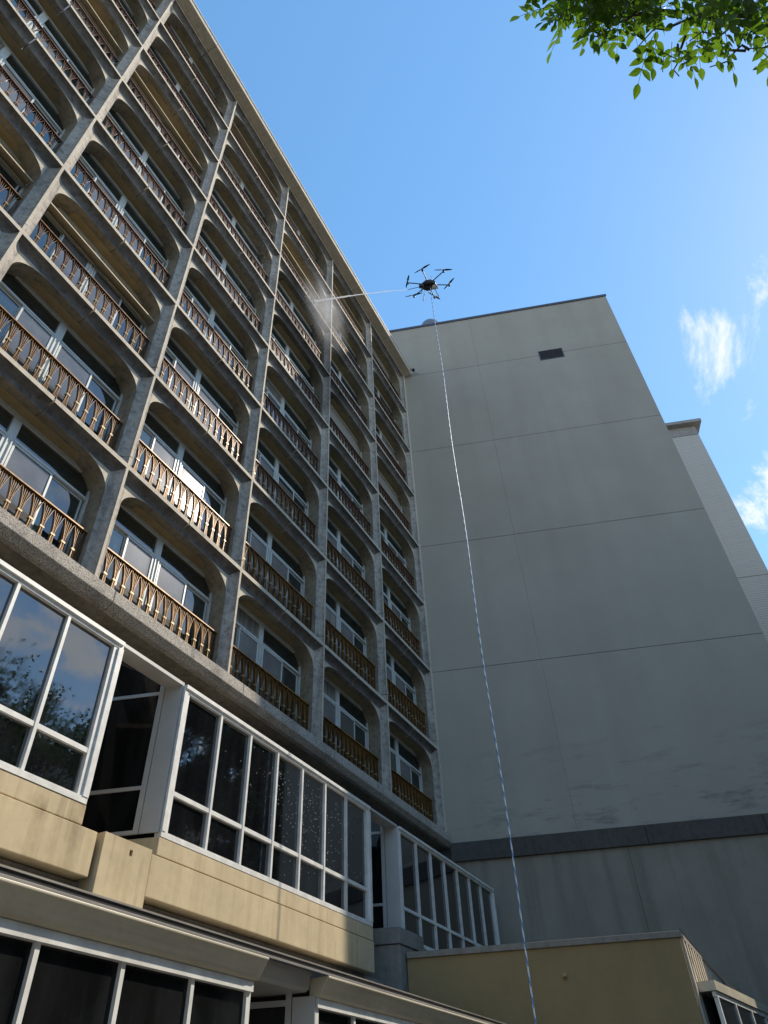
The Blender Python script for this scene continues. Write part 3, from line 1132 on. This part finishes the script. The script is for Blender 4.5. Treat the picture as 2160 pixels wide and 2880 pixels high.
# ribbed roof: courses parallel to the eave
y0r, z0r, y1r, z1r = YL - 0.16, ZHD + 0.206, -1.46, 4.27
NC = 6
for j in range(NC):
    t0, t1 = j / NC, (j + 1) / NC
    ya, yb = y0r + (y1r - y0r) * t0, y0r + (y1r - y0r) * t1
    za, zb = z0r + (z1r - z0r) * t0, z0r + (z1r - z0r) * t1
    co = MB()
    co.profile([(ya, za), (yb + 0.01, zb), (yb + 0.01, zb + 0.016), (ya, za + 0.016)][::-1], 1.7, 17.65)
    if j:
        co.profile([(ya, za + 0.017), (ya + 0.05, za + 0.035), (ya + 0.05, za + 0.075), (ya, za + 0.055)][::-1], 1.7, 17.65, 1)
        co.profile([(ya - 0.015, za + 0.056), (ya + 0.06, za + 0.080), (ya + 0.06, za + 0.096), (ya - 0.015, za + 0.072)][::-1], 1.7, 17.65, 0)
    part('roof_course', co, [M_roofmetal, M_black], lean)
ew = MB()
ew.face([(17.6, y0r + 0.2, 0), (17.6, -1.32, 0), (17.6, -1.32, z1r - 0.02), (17.6, y0r + 0.2, z0r + 0.05)])
ew.face([(16.4, YL + 0.05, 0), (17.6, YL + 0.05, 0), (17.6, YL + 0.05, ZHD + 0.2), (16.4, YL + 0.05, ZHD + 0.2)])
part('end_wall', ew, M_panel, lean)

# ------------------------------------------------------------------ ochre block in front of the tower
och = thing('ochre_annex', 'low ochre stucco block with stone coping standing in front of the grey tower', 'annex')
A = Vector((18.02, -1.60, 0))
B = A + DT * 5.98
ZC = 5.06
C2 = Vector((27.2, B.y, 0))
D2 = Vector((25.4, A.y, 0))
yb_ = MB()
yb_.prism([(A.x + 0.75, A.y - 0.01), (A.x + 0.01, A.y), (B.x, B.y), (C2.x, C2.y), (D2.x, D2.y)], 0, ZC - 0.13)
part('wall', yb_, M_yellow, och)
cpn = MB()
o1 = -NT * 0.05
cpn.prism([((A + o1).x, (A + o1).y), ((B + o1 + DT * 0.05).x, (B + o1 + DT * 0.05).y), ((B + DT * 0.05 + NT * 0.3).x, (B + DT * 0.05 + NT * 0.3).y), ((A + NT * 0.3).x, (A + NT * 0.3).y)], ZC - 0.125, ZC)
cpn.prism([(B.x + 0.33, B.y - 0.05), (C2.x, C2.y - 0.05), (C2.x, C2.y + 0.25), (B.x + 0.33, B.y + 0.25)], ZC - 0.13, ZC - 0.005)
part('coping', cpn, M_coping, och)
# ribbed cladding on its sunny side
for j in range(16):
    x = B.x + 0.12 + j * 0.42
    rb = MB()
    rb.box(x, x + 0.16, B.y - 0.05, B.y, 0.0, ZC - 0.135)
    part('cladding_rib', rb, M_edge, och)
pt = MB()
sp_ = at(1588, 2745, 1.0) - CAM
# overflow spout on the wall
tpar = (A - CAM).dot(NT) / sp_.dot(NT)
sp_ = CAM + sp_ * tpar
pt.tube([sp_ + NT * 0.02, sp_ - NT * 0.03], 0.055, 12)
pt.tube([sp_ - NT * 0.02, sp_ - NT * 0.10, sp_ - NT * 0.12 - Vector((0, 0, 0.04))], [0.028, 0.03, 0.034], 10)
part('overflow_spout', pt, M_brass, och)
# glazed porch on the right of the block
por = thing('glazed_porch', 'grey edged porch canopy over dark glass at the right edge of the ochre block', 'porch')
p0, p1 = Vector((20.15, -7.62, 0)), Vector((27.5, -8.55, 0))
n_ = Vector((p1 - p0).normalized())
q_ = Vector((n_.y, -n_.x, 0))
cb = MB()


def por_box(mb, s0, s1, o0, o1, z0, z1, m=0):
    pts = [p0 + n_ * s0 + q_ * o0, p0 + n_ * s0 + q_ * o1, p0 + n_ * s1 + q_ * o1, p0 + n_ * s1 + q_ * o0]
    mb.prism([(p.x, p.y) for p in pts], z0, z1, m)


por_box(cb, 0, 7.2, -0.35, 0.10, 3.98, 4.16)
part('canopy', cb, M_fascia, por)
cb = MB()
por_box(cb, 0.05, 7.1, -0.02, 0.06, 3.88, 3.97)
for s in (0.1, 1.6, 3.1, 4.6, 6.1):
    por_box(cb, s, s + 0.08, -0.02, 0.06, 0, 3.88)
st = part('frame', cb, M_white, por)
for s in (0.1, 1.6, 3.1, 4.6):
    p = MB()
    por_box(p, s + 0.07, s + 1.51, 0.01, 0.022, 0.05, 3.89)
    part('pane', p, M_low_glass, por)
cb = MB()
por_box(cb, 0.10, 7.0, -0.33, -0.30, 0, 3.97)
part('back_wall', cb, M_core, por)
cab = MB()
e0 = Vector((B.x, B.y - 0.05, ZC + 0.02))
e1 = Vector((23.8, -8.05, 4.17))
cab.tube([e0 + (e1 - e0) * (j / 10) - Vector((0, 0, 0.14 * math.sin(math.pi * j / 10))) for j in range(11)], 0.014, 6)
co_ = part('cable', cab, M_black, None)
co_['label'] = 'black cable sagging from the coping corner of the ochre block to the porch'
co_['category'] = 'cable'

# ------------------------------------------------------------------ far brick building
far = thing('brick_building', 'distant pale brick building with a stone cornice beside the tower edge', 'building', (42.93, -16.1, 0))
far.rotation_euler = (0, 0, math.atan2(DT.y, DT.x))
mb = MB()
mb.box(-14, -0.45, 0, 14, 0, 39.85)
part('wall', mb, M_brick, far)
mb = MB()
mb.box(-14, -0.43, -0.03, 14, 39.86, 40.75)
part('frieze', mb, M_grey_panel, far)
mb = MB()
mb.box(-14, 0.0, -0.45, 14.4, 40.76, 41.05)
mb.box(-14, -0.15, -0.30, 14.2, 41.052, 41.15, 1)
part('cornice', mb, [M_grey_panel, M_louvre], far)
for z in (27.0,):
    mb = MB()
    mb.box(-14, -0.40, -0.02, 13, z, z + 0.06)
    part('string_course', mb, M_grey_panel, far)
mb = MB()
mb.tube([(-0.8, 0.5, 41.15), (-0.8, 0.5, 42.0)], 0.02, 5)
part('lightning_rod', mb, M_black, far)

# ------------------------------------------------------------------ drone
DP = Vector((17.05, -4.78, 30.05))
dr = thing('spraying_drone', 'black six-rotor drone hovering in the sky and spraying the building', 'drone', DP)
ez = math.radians(16)
tilt = math.radians(19)
Rm = Matrix.Rotation(ez, 4, 'Z') @ Matrix.Rotation(-tilt, 4, 'Y')
dr.matrix_world = Matrix.Translation(DP) @ Rm @ Matrix.Scale(1.02, 4)
bd = MB()


def loft(mb, rings, m=0):
    base = len(mb.v)
    n = len(rings[0])
    for rg in rings:
        mb.v += [tuple(p) for p in rg]
    for a in range(len(rings) - 1):
        for j in range(n):
            q = (j + 1) % n
            mb.f.append((base + a * n + j, base + a * n + q, base + (a + 1) * n + q, base + (a + 1) * n + j))
            mb.m.append(m)
    mb.f.append(tuple(base + j for j in reversed(range(n))))
    mb.f.append(tuple(base + (len(rings) - 1) * n + j for j in range(n)))
    mb.m += [m, m]


def oct_ring(rx_, ry_, z):
    return [(rx_ * math.cos(math.pi / 8 + j * math.pi / 4), ry_ * math.sin(math.pi / 8 + j * math.pi / 4), z) for j in range(8)]


loft(bd, [oct_ring(0.20, 0.24, -0.16), oct_ring(0.27, 0.32, -0.11), oct_ring(0.29, 0.34, -0.02), oct_ring(0.25, 0.30, 0.06), oct_ring(0.14, 0.18, 0.11)])
bd.box(-0.12, 0.14, -0.10, 0.14, -0.22, -0.16)
bd.box(-0.17, -0.02, 0.20, 0.42, -0.15, -0.05)
part('body', bd, M_black, dr)
arm = MB()
arm.tube([(0.2, 0, 0.0), (0.93, 0, 0.03)], 0.022, 8)
ME_arm = arm.mesh('arm', M_carbon)
mo = MB()
mo.tube([(0.93, 0, -0.03), (0.93, 0, 0.06), (0.93, 0, 0.10)], [0.045, 0.05, 0.035], 10)
ME_motor = mo.mesh('motor', M_black)
pr_ = MB()
for sgn in (1, -1):
    ring = []
    for (d, c, tw) in ((0.03, 0.018, 0.5), (0.12, 0.040, 0.35), (0.25, 0.034, 0.22), (0.39, 0.014, 0.12)):
        ring.append([(sgn * d, -c * sgn, c * tw), (sgn * d, c * sgn, -c * tw), (sgn * d, c * sgn, -c * tw + 0.006), (sgn * d, -c * sgn, c * tw + 0.006)])
    loft(pr_, ring)
pr_.tube([(0, 0, -0.01), (0, 0, 0.02)], 0.025, 8)
ME_prop = pr_.mesh('propeller', M_carbon)
prop_world = {170: -101, 230: -61, 290: 56, 110: 33, 50: -78, -10: -22}
for a in (170, 110, 50, -10, 290, 230):
    ar = link('arm', ME_arm, dr, (0, 0, 0), (0, 0, math.radians(a)))
    link('motor', ME_motor, ar)
    link('propeller', ME_prop, ar, (0.93, 0, 0.10), (0, 0, math.radians(prop_world[a] - 16 - a)))
for x, y in ((0.20, 0.24), (0.20, -0.26), (-0.20, 0.24), (-0.20, -0.26)):
    lg = MB()
    lg.tube([(x * 0.8, y * 0.8, -0.08), (x * 1.5, y * 1.35, -0.50)], 0.014, 6)
    lg.tube([(x * 1.5 - 0.10, y * 1.35, -0.50), (x * 1.5 + 0.10, y * 1.35, -0.50)], 0.016, 6)
    part('leg', lg, M_carbon, dr)
wp = MB()
loft(wp, [oct_ring(0.04, 0.04, -0.27), oct_ring(0.11, 0.12, -0.24), oct_ring(0.13, 0.14, -0.17), oct_ring(0.12, 0.13, -0.10), oct_ring(0.06, 0.06, -0.06)])
part('water_pump_pod', wp, M_whitepod, dr, (0.02, -0.24, 0.0), smooth=True)
hd = MB()
hd.tube([(-0.12 + 0.20 * math.cos(t), -0.16, 0.10 + 0.12 * math.sin(t)) for t in [math.pi * j / 8 for j in range(9)]], 0.009, 6)
part('cable_loop', hd, M_black, dr)
Mi = dr.matrix_world.inverted()
hit = Vector((15.40, 0.10, 30.05))
noz_w = DP + Vector((-0.22, 0.92, -0.02))
nz = MB()
nz.tube([(-0.08, 0.38, -0.11), Mi @ noz_w], [0.014, 0.010], 8)
part('spray_lance', nz, M_carbon, dr)

# water jet -----------------------------------------------------------
wj = MB()
ptsj, rad = [], []
for j in range(25):
    t = j / 24
    ptsj.append(noz_w + (hit - noz_w) * t + Vector((0, 0, 0.22 * math.sin(math.pi * t) * 0.5)) + Vector((random.gauss(0, 0.006), 0, random.gauss(0, 0.006))))
    rad.append(0.010 + 0.035 * t * t + random.uniform(0, 0.005 + 0.01 * t))
wj.tube(ptsj, rad, 8)
jo = part('water_jet', wj, M_water, None, smooth=True)
jo['label'] = 'thin white jet of water shooting from the drone lance to the facade'
jo['category'] = 'water jet'


def drop(mb, p, r):
    i = len(mb.v)
    mb.v += [(p[0] + r, p[1], p[2]), (p[0] - r, p[1], p[2]), (p[0], p[1] + r, p[2]), (p[0], p[1] - r, p[2]), (p[0], p[1], p[2] + r * 1.5), (p[0], p[1], p[2] - r * 1.5)]
    for f in ((0, 2, 4), (2, 1, 4), (1, 3, 4), (3, 0, 4), (2, 0, 5), (1, 2, 5), (3, 1, 5), (0, 3, 5)):
        mb.f.append(tuple(i + k for k in f))
        mb.m.append(0)


dp = MB()
for _ in range(520):                                   # splash round the hit point
    r = abs(random.gauss(0, 0.55))
    a = random.uniform(0, 2 * math.pi)
    drop(dp, (hit.x + r * math.cos(a), hit.y - abs(random.gauss(0, 0.25)), hit.z + r * math.sin(a) * 0.8 - 0.3), random.uniform(0.004, 0.010))
for bx, kz, nn in ((2, 6, 420), (2, 5, 380), (3, 6, 300), (3, 7, 160), (2, 7, 140)):
    for _ in range(nn):                                # run-off falling from the beams
        x = bx * W + random.choice((0.5, 0.62, 0.7, 0.78, 0.86)) * W + random.gauss(0, 0.16)
        drop(dp, (x, random.uniform(-0.06, 0.12), F(kz) - random.random() ** 0.8 * 2.4), random.uniform(0.004, 0.009))
do = part('water_droplets', dp, M_drop, None)
do['kind'] = 'stuff'
do['label'] = 'spray droplets falling in front of the upper arches'
do['category'] = 'droplets'
# drops on the tinted glass of the middle strip
dg = MB()
for _ in range(330):
    x = random.gauss(13.9, 0.95)
    if not 10 < x < 16.2:
        continue
    drop(dg, (x, YP + 0.062, random.triangular(5.45, 7.7, 7.2)), random.uniform(0.004, 0.009))
do = part('glass_droplets', dg, M_drop, None)
do['kind'] = 'stuff'
do['label'] = 'water drops clinging to the dark glass of the middle strip'
do['category'] = 'droplets'

# mist ----------------------------------------------------------------
mm = MB()
NS, NR = 16, 10
rings = []
for a in range(1, NR):
    ph = math.pi * a / NR
    rings.append([(math.sin(ph) * math.cos(2 * math.pi * j / NS), math.sin(ph) * math.sin(2 * math.pi * j / NS), -math.cos(ph)) for j in range(NS)])
loft(mm, rings)
mist = part('water_mist', mm, None, None, (hit.x - 0.2, -0.64, hit.z - 1.6))
mist.data.materials.clear()
mist.scale = (2.2, 0.62, 2.9)
mist['kind'] = 'stuff'
mist['label'] = 'soft white mist drifting below the spot where the jet hits'
mist['category'] = 'mist'
vm = bpy.data.materials.new('mist')
vm.use_nodes = True
nt = vm.node_tree
nt.nodes.clear()
vo_ = nt.nodes.new('ShaderNodeOutputMaterial')
pv = nt.nodes.new('ShaderNodeVolumePrincipled')
pv.inputs['Color'].default_value = (0.95, 0.95, 0.95, 1)
pv.inputs['Anisotropy'].default_value = 0.3
tco = nt.nodes.new('ShaderNodeTexCoord')
ln = nt.nodes.new('ShaderNodeVectorMath')
ln.operation = 'LENGTH'
nt.links.new(tco.outputs['Object'], ln.inputs[0])
fr_ = nt.nodes.new('ShaderNodeMapRange')
fr_.interpolation_type = 'SMOOTHSTEP'
fr_.inputs['From Min'].default_value = 0.92
fr_.inputs['From Max'].default_value = -0.1
nt.links.new(ln.outputs['Value'], fr_.inputs['Value'])
nz_ = nt.nodes.new('ShaderNodeTexNoise')
nz_.inputs['Scale'].default_value = 1.7
nz_.inputs['Detail'].default_value = 3
nt.links.new(tco.outputs['Object'], nz_.inputs['Vector'])
nr = nt.nodes.new('ShaderNodeMapRange')
nr.inputs['From Min'].default_value = 0.35
nr.inputs['From Max'].default_value = 0.7
nt.links.new(nz_.outputs[0], nr.inputs['Value'])
mu = nt.nodes.new('ShaderNodeMath')
mu.operation = 'MULTIPLY'
nt.links.new(fr_.outputs[0], mu.inputs[0])
nt.links.new(nr.outputs[0], mu.inputs[1])
mu2 = nt.nodes.new('ShaderNodeMath')
mu2.operation = 'MULTIPLY'
mu2.inputs[1].default_value = 1.05
nt.links.new(mu.outputs[0], mu2.inputs[0])
nt.links.new(mu2.outputs[0], pv.inputs['Density'])
nt.links.new(pv.outputs[0], vo_.inputs['Volume'])
mist.data.materials.append(vm)

# hose ----------------------------------------------------------------
hs = MB()
hp = []
top = DP + Vector((0.04, -0.05, -0.25))
for j in range(61):
    t = j / 60
    z = top.z * (1 - t) + 0.05 * t
    hp.append((top.x - 0.15 * t, top.y + 0.13 * math.sin(t * 1.6) + 0.02 * math.sin(t * 23), z))
last = hp[-1]
for j in range(1, 8):
    hp.append((last[0] - 0.25 * j, last[1] - 0.28 * j - 0.1 * math.sin(j), 0.03))
NH = 8
dense = []
for p_, q_h in zip(hp[:-1], hp[1:]):
    p_, q_h = Vector(p_), Vector(q_h)
    m_ = max(1, int((q_h - p_).length / 0.055))
    dense += [p_ + (q_h - p_) * (t / m_) for t in range(m_)]
hs.tube(dense, 0.016, NH, caps=False)
hs.m = [1 if ((j % NH) + (j // NH) * 1.35) % NH < 4.2 else 0 for j in range(len(hs.f))]
ho = part('drone_hose', hs, [M_hose, M_hose_white], None, smooth=True)
ho['label'] = 'blue and white hose hanging straight down from the drone'
ho['category'] = 'hose'


# ------------------------------------------------------------------ trees
def leaflet(mb, base, d, up, L, wd):
    d = d.normalized()
    s = d.cross(up).normalized()
    u = s.cross(d)
    c = base + d * L * 0.02
    pts = []
    for t, w_ in ((0.0, 0.02), (0.25, 0.34), (0.5, 0.42), (0.75, 0.27), (1.0, 0.0)):
        pts.append((base + d * L * t - u * L * 0.10 * t * t, w_ * wd))
    i = len(mb.v)
    for p, w_ in pts[:-1]:
        mb.v += [tuple(p + s * w_ + u * w_ * 0.25), tuple(p), tuple(p - s * w_ + u * w_ * 0.25)]
    mb.v.append(tuple(pts[-1][0]))
    for k in range(3):
        a = i + 3 * k
        mb.f += [(a, a + 1, a + 4, a + 3), (a + 1, a + 2, a + 5, a + 4)]
        mb.m += [0, 0]
    a = i + 9
    mb.f += [(a, a + 1, a + 3), (a + 1, a + 2, a + 3)]
    mb.m += [0, 0]


def compound_leaf(lmb, tmb, base, d, up, L):
    d = d.normalized()
    s = d.cross(up).normalized()
    pts = [base + d * L * t - Vector((0, 0, 1)) * L * 0.22 * t * t for t in (0, 0.33, 0.66, 1.0)]
    tmb.tube(pts, [0.0022, 0.0018, 0.0014, 0.001], 4, caps=False)
    n = random.choice((3, 3, 4))
    for k in range(n):
        t = 0.28 + 0.64 * k / n
        p = base + d * L * t - Vector((0, 0, 1)) * L * 0.22 * t * t
        for sg in (-1, 1):
            dd = (s * sg * 0.95 + d * 0.55 - Vector((0, 0, 0.25)) + Vector((random.gauss(0, .12), random.gauss(0, .12), random.gauss(0, .12))))
            leaflet(lmb, p, dd, up + Vector((random.gauss(0, .3), random.gauss(0, .3), 0)), L * random.uniform(0.34, 0.42), L * random.uniform(0.19, 0.24))
    leaflet(lmb, pts[-1], d - Vector((0, 0, 0.5)), up, L * 0.42, L * 0.22)


ash = thing('ash_tree', 'leafy tree branch with pointed green leaflets hanging into the top right sky', 'tree', (6.6, -14.2, 0))
tr = MB()
lf = MB()
TB = Vector((6.6, -14.2, 0))
tr.tube([TB, TB + Vector((0.02, 0.05, 1.8)), TB + Vector((-0.15, 0.25, 3.8)), TB + Vector((-0.4, 0.6, 5.6)), TB + Vector((-0.9, 1.1, 7.4)), TB + Vector((-1.1, 1.2, 9.0))], [0.24, 0.20, 0.17, 0.14, 0.09, 0.04], 12)
fork = TB + Vector((-0.4, 0.6, 5.6))
tips = []


def limb(a, b, r0, r1, sag=0.15, n=6):
    pts = []
    for k in range(n + 1):
        t = k / n
        pts.append(a + (b - a) * t + Vector((random.gauss(0, .02), random.gauss(0, .02), sag * math.sin(math.pi * t))))
    tr.tube(pts, [r0 + (r1 - r0) * k / n for k in range(n + 1)], 7)
    return pts


# main boughs over the camera: positions read from the photograph at about five metres
P_ = [at(2300, 60, 5.6), at(2110, 60, 5.3), at(1960, 40, 5.2), at(1790, 45, 5.1), at(1640, 60, 5.0), at(1560, 65, 4.95)]
main = limb(fork, P_[0], 0.06, 0.022)
for a, b, r0, r1 in ((P_[0], P_[1], 0.020, 0.014), (P_[1], P_[2], 0.014, 0.010), (P_[2], P_[3], 0.010, 0.007), (P_[3], P_[4], 0.007, 0.004), (P_[4], P_[5], 0.004, 0.002)):
    limb(a, b, r0, r1, 0.02, 3)
twigs = [((2110, 60), (1930, 110), 5.25), ((1930, 110), (1860, 190), 5.15), ((2300, 60), (2100, 125), 5.45), ((2100, 125), (1950, 150), 5.35),
         ((2300, 90), (2150, 110), 5.6), ((1790, 45), (1660, 110), 5.0), ((1960, 40), (1800, 130), 5.1), ((2100, 125), (2010, 180), 5.3), ((1700, -60), (1560, 20), 5.1), ((1930, 110), (1905, 220), 5.15),
         ((2320, 190), (2200, 240), 5.3)]
anchor = []
for a, b, d in twigs:
    limb(at(*a, d), at(*b, d), 0.008, 0.003, 0.0, 4)
    anchor += [(a[0] + (b[0] - a[0]) * t, a[1] + (b[1] - a[1]) * t, d) for t in (0.4, 0.7, 0.95)]
cd = (rz_).normalized()


def leaf_at(u, v, dist, ang_deg, L):
    """leaf whose tip points along ang_deg in the picture (0 right, 90 down)"""
    base = at(u, v, dist)
    a = math.radians(ang_deg)
    d = rx * math.cos(a) + ry * math.sin(a) + cd * random.gauss(0, 0.3)
    up = Vector((random.gauss(0, .25), random.gauss(0, .25), 1)) if random.random() < 0.6 else -cd
    up = (-cd * 0.8 + Vector((random.gauss(0, .5), random.gauss(0, .5), random.gauss(0, .5))))
    compound_leaf(lf, tr, base, d, up, L)


# outline leaves seen against the sky
for u, v, ang_, L in ((1560, 50, 185, 0.26), (1545, 80, 160, 0.25), (1600, 105, 120, 0.26), (1580, 60, 210, 0.25), (1640, 120, 100, 0.24),
                      (1700, 130, 75, 0.22), (1740, 120, 95, 0.24), (1760, 130, 60, 0.22), (1835, 165, 110, 0.30), (1850, 150, 100, 0.25),
                      (1905, 190, 80, 0.24), (1930, 180, 70, 0.24), (1890, 180, 100, 0.24), (1985, 150, 75, 0.25), (2040, 150, 60, 0.26), (2050, 120, 40, 0.28),
                      (2060, 140, 25, 0.25), (2010, 160, 95, 0.24), (2190, 230, 175, 0.16), (1960, 150, 90, 0.25)):
    leaf_at(u, v - 62, random.uniform(4.9, 5.2), ang_, L * random.uniform(0.62, 0.82))
for _ in range(150):
    u = random.uniform(1590, 2120)
    lim = -35 + 60 * math.sin((u - 1560) / 560 * math.pi) + (30 if u > 1840 else 0)
    v = random.uniform(-160, lim)
    leaf_at(u, v, random.uniform(4.8, 5.9), random.uniform(10, 200), random.uniform(0.15, 0.21))
for _ in range(60):
    leaf_at(random.uniform(2080, 2500), random.uniform(-250, 70), random.uniform(5.0, 6.0), random.uniform(0, 360), random.uniform(0.2, 0.28))
for _ in range(45):
    leaf_at(random.uniform(1580, 1800), random.uniform(-60, 50), random.uniform(4.8, 5.4), random.uniform(60, 210), random.uniform(0.14, 0.20))
# the rest of the crown, out of the picture
for k in range(9):
    b_ = TB + Vector((random.uniform(-1.2, 3.2), random.uniform(-3.5, 0.4), random.uniform(6.5, 10)))
    pts = limb(fork + Vector((-0.3, 0.3, random.uniform(0, 2))), b_, 0.05, 0.012)
    for _ in range(40):
        c_ = pts[random.randint(2, 6)] + Vector((random.gauss(0, .55), random.gauss(0, .55), random.gauss(0, .45)))
        compound_leaf(lf, tr, c_, Vector((random.gauss(0, 1), random.gauss(0, 1), -0.2)), Vector((0, 0, 1)), random.uniform(0.22, 0.3))
tro = part('trunk', tr, M_bark, ash, -TB, smooth=True)
lfo = part('crown', lf, M_leaf, ash, -TB)


def far_tree(x, y, h, rcrown, label, seed, dens=330, big=1.0):
    rnd = random.Random(seed)
    t = thing('garden_tree', label, 'tree', (x, y, 0), 'trees across the courtyard')
    tm, cm_ = MB(), MB()
    pts = [Vector((0, 0, 0)), Vector((rnd.gauss(0, .1), rnd.gauss(0, .1), h * 0.3)), Vector((rnd.gauss(0, .3), rnd.gauss(0, .3), h * 0.6)), Vector((rnd.gauss(0, .4), rnd.gauss(0, .4), h * 0.92))]
    tm.tube(pts, [0.32, 0.26, 0.16, 0.04], 10)
    for k in range(46):
        zt_ = rnd.uniform(0.36, 1.0)
        rr = rcrown * math.sqrt(max(0.05, 1 - ((zt_ - 0.62) / 0.42) ** 2)) * rnd.uniform(0.35, 1.0)
        a = rnd.uniform(0, 2 * math.pi)
        e = Vector((rr * math.cos(a), rr * math.sin(a), h * zt_))
        s = Vector((0, 0, h * max(0.25, zt_ - 0.28)))
        tm.tube([s, (s + e) / 2 + Vector((0, 0, 0.3)), e], [0.07, 0.05, 0.015], 5, caps=False)
        cr = rnd.uniform(0.7, 1.4)
        for _ in range(dens):
            p = e + Vector((rnd.gauss(0, cr * .5), rnd.gauss(0, cr * .5), rnd.gauss(0, cr * .38)))
            d = Vector((rnd.gauss(0, 1), rnd.gauss(0, 1), rnd.gauss(0, .7))).normalized()
            s2 = d.orthogonal().normalized() * rnd.uniform(0.045, 0.085) * big
            L = d * rnd.uniform(0.16, 0.28) * big
            cm_.face([p - s2 * 0.2, p + L * 0.4 - s2, p + L, p + L * 0.4 + s2])
    part('trunk', tm, M_bark, t)
    part('crown', cm_, M_leaf2, t)


far_tree(18.5, -21.5, 17.5, 4.4, 'leafy tree mirrored in the left glass strip, nearest to the drone side', 1)
far_tree(25.0, -25.0, 21.0, 4.8, 'tall leafy tree mirrored in the left glass strip behind the others', 2)
far_tree(30.5, -25.5, 21.0, 4.4, 'rounded leafy tree mirrored at the right of the left glass strip', 3)
far_tree(12.5, -26.5, 21.5, 5.0, 'leafy tree across the courtyard mirrored at the left picture edge', 4)
far_tree(33.5, -24.5, 26.0, 4.4, 'very tall leafy tree added beyond the grey tower corner to darken the glass reflections', 8, 700, 1.6)  # this and the next three: dense crowns added to darken the middle strip's reflections
far_tree(39.5, -20.5, 18.5, 4.0, 'dense leafy tree added just beyond the grey tower corner to darken the glass reflections', 10, 700, 1.6)
far_tree(38.0, -25.0, 28.0, 5.0, 'tallest leafy tree added far beyond the grey tower to darken the glass reflections', 9, 700, 1.6)
far_tree(45.0, -24.5, 27.0, 5.0, 'broad leafy tree added farthest right of the row to darken the glass reflections', 12, 700, 1.6)
far_tree(3.0, -24.0, 17.0, 4.6, 'unseen leafy tree added behind the viewer across the courtyard to hold back skylight', 5)  # last three trees are unseen, added to block skylight low on the tower
far_tree(-9.0, -19.0, 18.0, 5.0, 'unseen broad leafy tree added behind the viewer towards the left to hold back skylight', 6)
far_tree(-14.0, -9.0, 17.0, 4.8, 'unseen broad leafy tree added left of the viewer to hold back skylight', 7)

# ------------------------------------------------------------------ building across the courtyard (seen mirrored)
opp = thing('courtyard_building', 'dark flat roofed building behind the trees, mirrored in the left glass strip', 'building', (0, -34, 0))
mb = MB()
mb.box(-42, 52, -12, 0, 0, 22.5)
part('wall', mb, M_brick, opp)
mb = MB()
mb.box(-42.3, 52.3, -12.3, 0.3, 22.5, 23.3)
part('roof_parapet', mb, M_coping, opp)
wm = MB()
wm.box(-1.1, 1.1, 0.0, 0.05, 0, 0.08)
wm.box(-1.1, 1.1, 0.0, 0.05, 1.72, 1.8)
wm.box(-1.1, -1.02, 0.0, 0.05, 0.08, 1.72)
wm.box(1.02, 1.1, 0.0, 0.05, 0.08, 1.72)
wm.box(-0.04, 0.04, 0.0, 0.05, 0.08, 1.72)
ME_ow = wm.mesh('window', M_winframe)
pm = MB()
pm.box(-1.03, 1.03, 0.01, 0.02, 0.07, 1.73)
ME_op = pm.mesh('pane', M_glass)
for k in range(5):
    for j in range(14):
        w_ = link('window', ME_ow, opp, (-36 + j * 6.4, 0.002, 4.2 + k * 3.4))
        link('pane', ME_op, w_)

# soft arrises on the stucco and stone pieces
for o in bpy.data.objects:
    if o.type == 'MESH' and o.name.split('.')[0] in ('parapet_panel', 'coping', 'concrete_pier', 'cornice', 'base_beam', 'gutter_fascia'):
        md = o.modifiers.new('arris', 'BEVEL')
        md.width = 0.012
        md.segments = 2
        md.limit_method = 'ANGLE'
